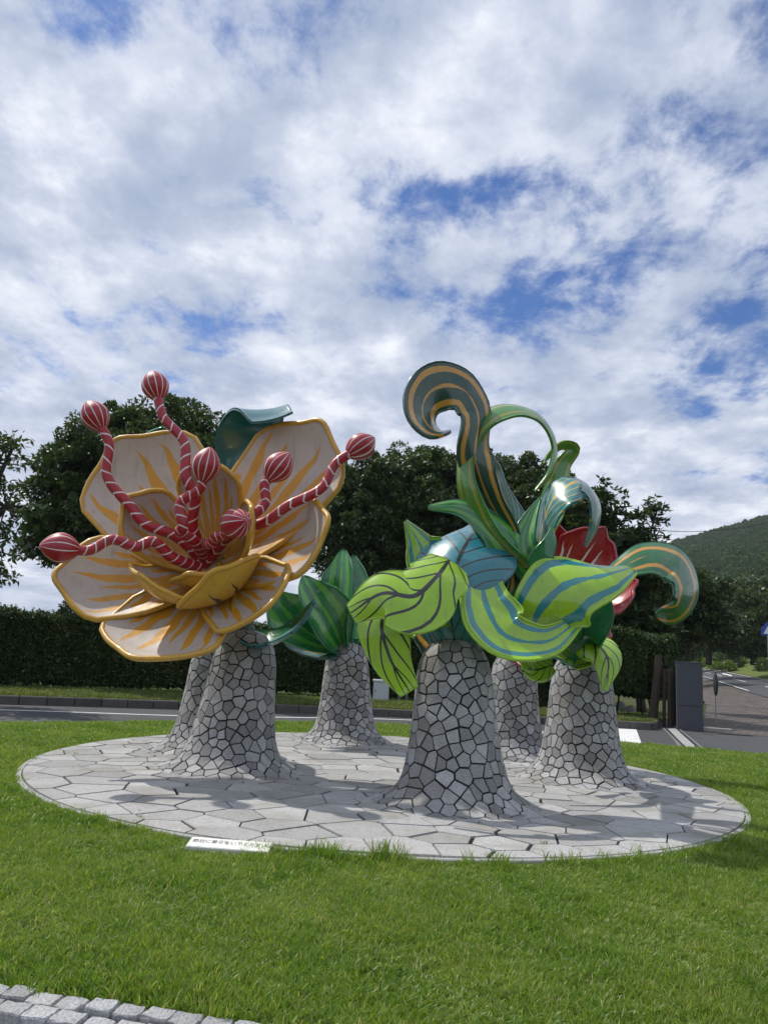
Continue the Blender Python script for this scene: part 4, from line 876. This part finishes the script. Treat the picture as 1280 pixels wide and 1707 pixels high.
leaf(bg_, [(920, 1110, 10.8), (880, 1112, 10.4), (868, 1090, 10.3)], [.2, .35, .05], (0, -1, .2), .2, P_LIMEV, P_LIMEV)
rope('stem', [PED[1]+Vector((0, 0, .25)), at(800, 1040, 9.1), at(868, 960, 9.3)], [.12, .2, .16], P_GREENP, bg_, 16)
rope('stem', [PED[3]+Vector((0, 0, .25)), at(950, 1050, 10.4), at(880, 970, 9.4)], [.12, .16, .12], P_GREENP, bg_, 16)

# --- red bloom at the back right
rd = empty('flower_sculpture', PED[5]+Vector((0, 0, .05)), label='red flower with white streaks, mostly hidden behind the lime leaves', cat='sculpture')
rc = at(925, 1010, 12.9)
rope('flower_stalk', [PED[5]+Vector((0, 0, .25)), PED[5].lerp(rc, .5)+Vector((0, .1, .2)), rc], [.12, .14, .2], P_GREENP, rd, 14)
for k_, (ph, ln) in enumerate(((60, 1.25), (110, 1.3), (165, 1.1), (10, 1.2), (-45, 1.05), (215, .9))):
    a = radians(ph); d = Vector((cos(a), 0, sin(a))); bk = Vector((.1, -.35, .25)).normalized()
    sp = [rc+d*.05+bk*-.1, rc+d*ln*.45-bk*.02, rc+d*ln*.8+bk*.18, rc+d*ln*.98+bk*.45]
    blade('petal', sp, [.3, .95, 1.05, .7], bk, .45, P_REDW, P_REDW, rd, P_RED, .024, .25, .03, 3, n=30, m=17)
leaf(rd, [(860, 1085, 13.3), (885, 1100, 13.0), (905, 1095, 12.9), (925, 1075, 12.8)], [.2, .4, .35, .05], (0, -1, .4), .2, P_REDW, P_RED)

# ------------------------------------------------------------ kerb of cobbles at the bottom left
ck = tag(bpy.data.objects.new('cobble_kerb', None), kind='structure'); COL.objects.link(ck)
def cobble(seed):
    r = random.Random(seed); a, b, h = r.uniform(.060, .067), r.uniform(.052, .058), .07; V = []; F = []; ring = []
    levels = [(-h, 1.0), (h*.86, 1.03), (h*.985, .96), (h*1.0, .6)]
    n = 12; base = [(cos(2*pi*(k+.5)/n), sin(2*pi*(k+.5)/n)) for k in range(n)]
    jo = [r.uniform(.95, 1.05) for _ in range(n)]
    for z, sc in levels:
        for k, (x, y) in enumerate(base):
            q = max(abs(x), abs(y)); x2, y2 = x/q, y/q; rr = .94 if min(abs(x2), abs(y2)) > .9 else 1
            V.append((a*x2*sc*rr*jo[k], b*y2*sc*rr*jo[k], z+(r.uniform(-.004, .004) if z > 0 else 0)))
    for i in range(3):
        for k in range(n): F.append([i*n+k, i*n+(k+1) % n, (i+1)*n+(k+1) % n, (i+1)*n+k])
    V.append((0, 0, h*1.03)); F += [[3*n+k, 3*n+(k+1) % n, 4*n] for k in range(n)]
    me = pymesh('cobblestone', V, F); me.materials.append(GRAN_COB); return me
CM = [cobble(s) for s in range(8)]
for row, (off, z, shift) in enumerate(((.058, -.065, 0.0), (.182, -.075, .06), (.31, -.19, .0))):
    for i in range(-8, 34):
        p = COB_A+COBD*(i*.136+shift+random.uniform(-.006, .006))+COBN*(off+random.uniform(-.005, .005)); o = bpy.data.objects.new('cobblestone', CM[(i*3+row*5) % 8]); COL.objects.link(o); o.parent = ck
        o.location = (p.x, p.y, z+random.uniform(-.006, .006)); o.rotation_euler = (random.uniform(-.03, .03), random.uniform(-.03, .03), atan2(COBD.y, COBD.x)+random.choice((0, pi))+random.uniform(-.05, .05)); o.scale = (random.uniform(.95, 1.06),)*2+(1,)
p = COB_A+COBD*1.8+COBN*.12; Geo().box((p.x, p.y, -.11), (6.2, .25, .12), rz=atan2(COBD.y, COBD.x)).build('mortar_bed', JOINT, ck)

# ------------------------------------------------------------ small things
# white stone plate with its warning, lying in the grass
sp_ = empty('sign_plate', (SIGN_C.x, SIGN_C.y, 0), label='white stone plate with black Japanese lettering lying in the grass by the disc', cat='sign')
rz = radians(-4); Mx = Matrix.Translation((SIGN_C.x, SIGN_C.y, .018)) @ Matrix.Rotation(rz, 4, 'Z') @ Matrix.Rotation(radians(11), 4, 'X')
g = Geo().box((0, 0, 0), (.66, .17, .07), bev=.006); g.V = [Mx@v for v in g.V]; g.build('plate', WST, sp_)
tx = bpy.data.curves.new('warning_lettering', 'FONT'); tx.body = '絶対に乗らないでください'; tx.size = .052; tx.align_x = 'CENTER'; tx.align_y = 'CENTER'; tx.extrude = .0005; tx.resolution_u = 3
to = bpy.data.objects.new('tmp', tx); COL.objects.link(to); bpy.context.view_layer.update(); me = bpy.data.meshes.new_from_object(to.evaluated_get(bpy.context.evaluated_depsgraph_get())); bpy.data.objects.remove(to)
me.name = 'lettering'; wdt = max(v.co.x for v in me.vertices)-min(v.co.x for v in me.vertices); me.transform(Mx @ Matrix.Translation((0, .012, .0358)) @ Matrix.Diagonal((.60/wdt, 1.25, 1, 1))); me.materials.clear(); link('lettering', me, LETTER, sp_)

# white cabinet between the pedestals
b = gnd(635, 1169, VZ); b = Vector((b.x-.02, b.y-.1, VZ-.03)); cbx = empty('utility_cabinet', b, label='small weathered white cabinet on the verge, right of the back pedestal', cat='cabinet')
Geo().box(b+Vector((0, 0, .33)), (.50, .32, .64), bev=.01).build('cabinet_body', UBOX, cbx); Geo().box(b+Vector((0, 0, .68)), (.56, .38, .06), bev=.02).build('lid', UBOX, cbx)
Geo().box(b+Vector((0, -.168, .33)), (.44, .014, .54), bev=.003).build('door', UBOX, cbx); Geo().box(b+Vector((-.17, -.185, .36)), (.02, .02, .05)).build('latch', IRON, cbx)
for (px, py), lb in (((665, 1168), 'short grey post in the verge just right of the white cabinet'), ((677, 1169), 'thin brown stake beside the short grey post')):
    q = gnd(px, py, VZ); Geo().tube([q-Vector((0, 0, .1)), q+Vector((0, 0, .62))], .045 if 'grey' in lb else .03, 8).build('marker_post', CONC if 'grey' in lb else BARK, label=lb, cat='post')
# stones under the leggy hedge
for (px, py, r_), lb in (((1034, 1180, .20), 'pointed fieldstone under the tall leggy hedge'), ((1051, 1186, .17), 'rounder lower fieldstone right of the pointed one under the hedge')):
    q = gnd(px, py, VZ); rr = random.Random(px); g = Geo(); ns = 9
    for z_, s_ in ((-.1, 1), (.35, 1.05), (.9, .8), (1.25, .45)):
        for k in range(ns): a = 2*pi*k/ns; g.V.append(q+Vector((cos(a)*s_*rr.uniform(.8, 1.15), sin(a)*s_*rr.uniform(.8, 1.15), z_+rr.uniform(-.08, .08)))*r_)
    for i in range(3):
        for k in range(ns): g.F.append([i*ns+k, i*ns+(k+1) % ns, (i+1)*ns+(k+1) % ns, (i+1)*ns+k])
    g.F.append([3*ns+k for k in range(ns)]); g.build('stone', FST, label=lb, cat='stone')

# gate: leaning boards, iron upright, sheet metal housing, rails in the ground
g0 = gnd(1100, 1211, -.07); rt_dir = Vector((1, -.12, 0)).normalized(); GZ = -.07
gt = empty('gate', (g0.x, g0.y, GZ), label='folded wooden and iron gate leaves stacked beside the tall hedge', cat='gate')
for i, (dx, h, w, ln, dy) in enumerate(((-.16, 2.12, .17, .13, .0), (.14, 1.72, .10, .02, .05), (.27, 1.70, .10, .01, .0), (.40, 1.74, .07, 0, .1), (-.02, 1.95, .12, .10, .12))):
    p = g0+rt_dir*dx+Vector((0, dy, 0)); g = Geo(); M4 = Matrix.Translation((p.x, p.y, GZ+h/2)) @ Matrix.Rotation(ln, 4, 'Y') @ Matrix.Rotation(.1*i, 4, 'Z'); g.box((0, 0, 0), (w, .045, h), bev=.004); g.V = [M4@v for v in g.V]; g.build('board', GWOOD, gt)
for dx, h in ((.50, 1.78), (.58, 1.70), (.70, 1.74)):
    p = g0+rt_dir*dx; ir = Geo().box((p.x, p.y, GZ+h/2), (.045, .045, h), bev=.003).build('iron_upright', IRON, gt)
    for z_ in (.35, .95, 1.15, 1.5): Geo().box((p.x, p.y-.035, GZ+z_), (.055, .03, .06)).build('hinge', GALV, ir)
p = g0+rt_dir*.60; Geo().box((p.x, p.y+.12, GZ+.85), (.34, .02, 1.6)).build('iron_panel', IRON, gt)
Geo().box((p.x, p.y+.02, GZ+1.62), (.30, .04, .04)).build('cross_bar', IRON, gt); Geo().box((p.x, p.y+.02, GZ+.12), (.30, .04, .05)).build('cross_bar', IRON, gt)
bx = gnd(1156, 1219, -.07); hs = empty('gatepost', bx, label='dark grey sheet metal gatepost box beside the brick pavement', cat='gatepost')
Geo().box((bx.x, bx.y+.3, GZ+.96), (.70, .50, 1.92), rz=-.30, bev=.006).build('housing', GBOX, hs); Geo().box((bx.x, bx.y+.3, GZ+1.935), (.73, .53, .03), rz=-.30, bev=.004).build('cap', GBOX, hs)
Geo().box((bx.x-.02, bx.y+.3, GZ+.70), (.66, .512, .008), rz=-.30).build('seam', IRON, hs)
def rail(a, b, w=.05, label=''):
    A, B = gnd(*a, -.07), gnd(*b, -.07); c = (A+B)/2; d = B-A; Geo().box((c.x, c.y, -.062), (d.length, w, .025), rz=atan2(d.y, d.x), bev=.004).build('gate_rail', GALV, label=label, cat='rail', group='gate rails set in the asphalt')
rail((1106, 1215), (1146, 1256), label='left steel gate rail crossing the asphalt from the wooden boards')
rail((1129, 1214), (1181, 1257), label='right steel gate rail running from the foot of the grey gatepost')
ribbon_line('gate_groove', [up2(1110, 1215), up2(1150, 1256)], .07, -.063, IRON, kind='structure')
ribbon_line('gate_groove', [up2(1126.5, 1214), up2(1175, 1257)], .06, -.063, IRON, kind='structure')
# disc on a pole, seen nearly edge on
q = gnd(1193, 1209, -.06); mr = empty('pole_mirror', q, label='thin round black disc on a slim pole, seen nearly edge on beside the gatepost', cat='sign')
Geo().tube([q, q+Vector((0, 0, 1.25))], .018, 8).build('pole', GALV, mr)
g = Geo(); M4 = Matrix.Translation(q+Vector((0, -.02, 1.3))) @ Matrix.Rotation(radians(80), 4, 'Z') @ Matrix.Rotation(radians(90), 4, 'X'); g.lathe([(.02, -.03), (.2, -.025), (.28, -.01), (.29, 0), (.28, .012), (.02, .014)], seg=28); g.V = [M4@Vector((v.x, v.y*1.3, v.z)) for v in g.V]; g.build('disc', IRON, mr, smooth=True)
g = Geo(); fx = gnd(1195, 1219, -.06)
bs = Geo().box((fx.x-.12, fx.y+.05, -.02), (1.05, .16, .10), rz=-.12, bev=.012).build('concrete_step', LCONC, label='low pale concrete kerb block beside the foot of the gatepost', cat='kerb block')
# blue road sign at the right edge
q = at(1279, 1050, 58); base = Vector((q.x, q.y, -.2)); sg = empty('road_sign', base, label='blue road sign with a white triangle cut off by the right edge', cat='sign')
g = Geo(); w_ = .5; out = [(-.5, -.42), (.5, -.42), (.5, .1), (0, .55), (-.5, .1)]
g.V = [q+Vector((x_*1.0, y_, z_)) for y_ in (-.02, .02) for x_, z_ in out]; g.F = [[0, 1, 2, 3, 4], [9, 8, 7, 6, 5]]+[[i, i+5, (i+1) % 5+5, (i+1) % 5] for i in range(5)]; g.build('sign_face', SBLUE, sg)
g = Geo(); tri = [(-.34, -.3), (.34, -.3), (0, .32)]; g.V = [q+Vector((x_, -.026, z_)) for x_, z_ in tri]; g.F = [[0, 1, 2]]; g.build('white_triangle', SWHITE, sg)
Geo().tube([base, q+Vector((0, .05, .2))], .04, 8).build('pole', GALV, sg)
# overhead wire
a_, b_ = at(1100, 884, 70), at(1330, 856, 70); P = [a_.lerp(b_, t)-Vector((0, 0, .7*4*t*(1-t))) for t in np.linspace(0, 1, 16)]
Geo().tube([a_+(a_-b_)*1.5]+P+[b_+(b_-a_)*1.5], .028, 5).build('overhead_wire', IRON, label='single thin overhead wire against the sky above the hill', cat='wire')

# ------------------------------------------------------------ air
hz = bpy.data.materials.new('haze_air'); hz.use_nodes = True; t_ = hz.node_tree; t_.nodes.clear(); pv_ = t_.nodes.new('ShaderNodeVolumePrincipled'); mo = t_.nodes.new('ShaderNodeOutputMaterial')
pv_.inputs['Color'].default_value = (.80, .88, 1, 1); pv_.inputs['Density'].default_value = .00018; pv_.inputs['Anisotropy'].default_value = .3; t_.links.new(pv_.outputs[0], mo.inputs['Volume'])
Geo().box((0, 1800, 88), (5200, 4500, 182)).build('haze', hz, kind='stuff')

# weeds rooted in the joints of the paving
n = 46; t = RNG.uniform(0, 2*pi, n); r = DISC_R*np.sqrt(RNG.uniform(.55, .98, n)); x = np.r_[DISC_C[0]+r*np.cos(t), RNG.normal(-3.55, .10, 14)]; y = np.r_[DISC_C[1]+r*np.sin(t), RNG.normal(9.75, .12, 14)]
scatter('grass', x, y, DZ, GC, .3, .65, 1.1, label='small weeds sprouting from the joints of the stone disc', cat='weeds', kind='stuff')
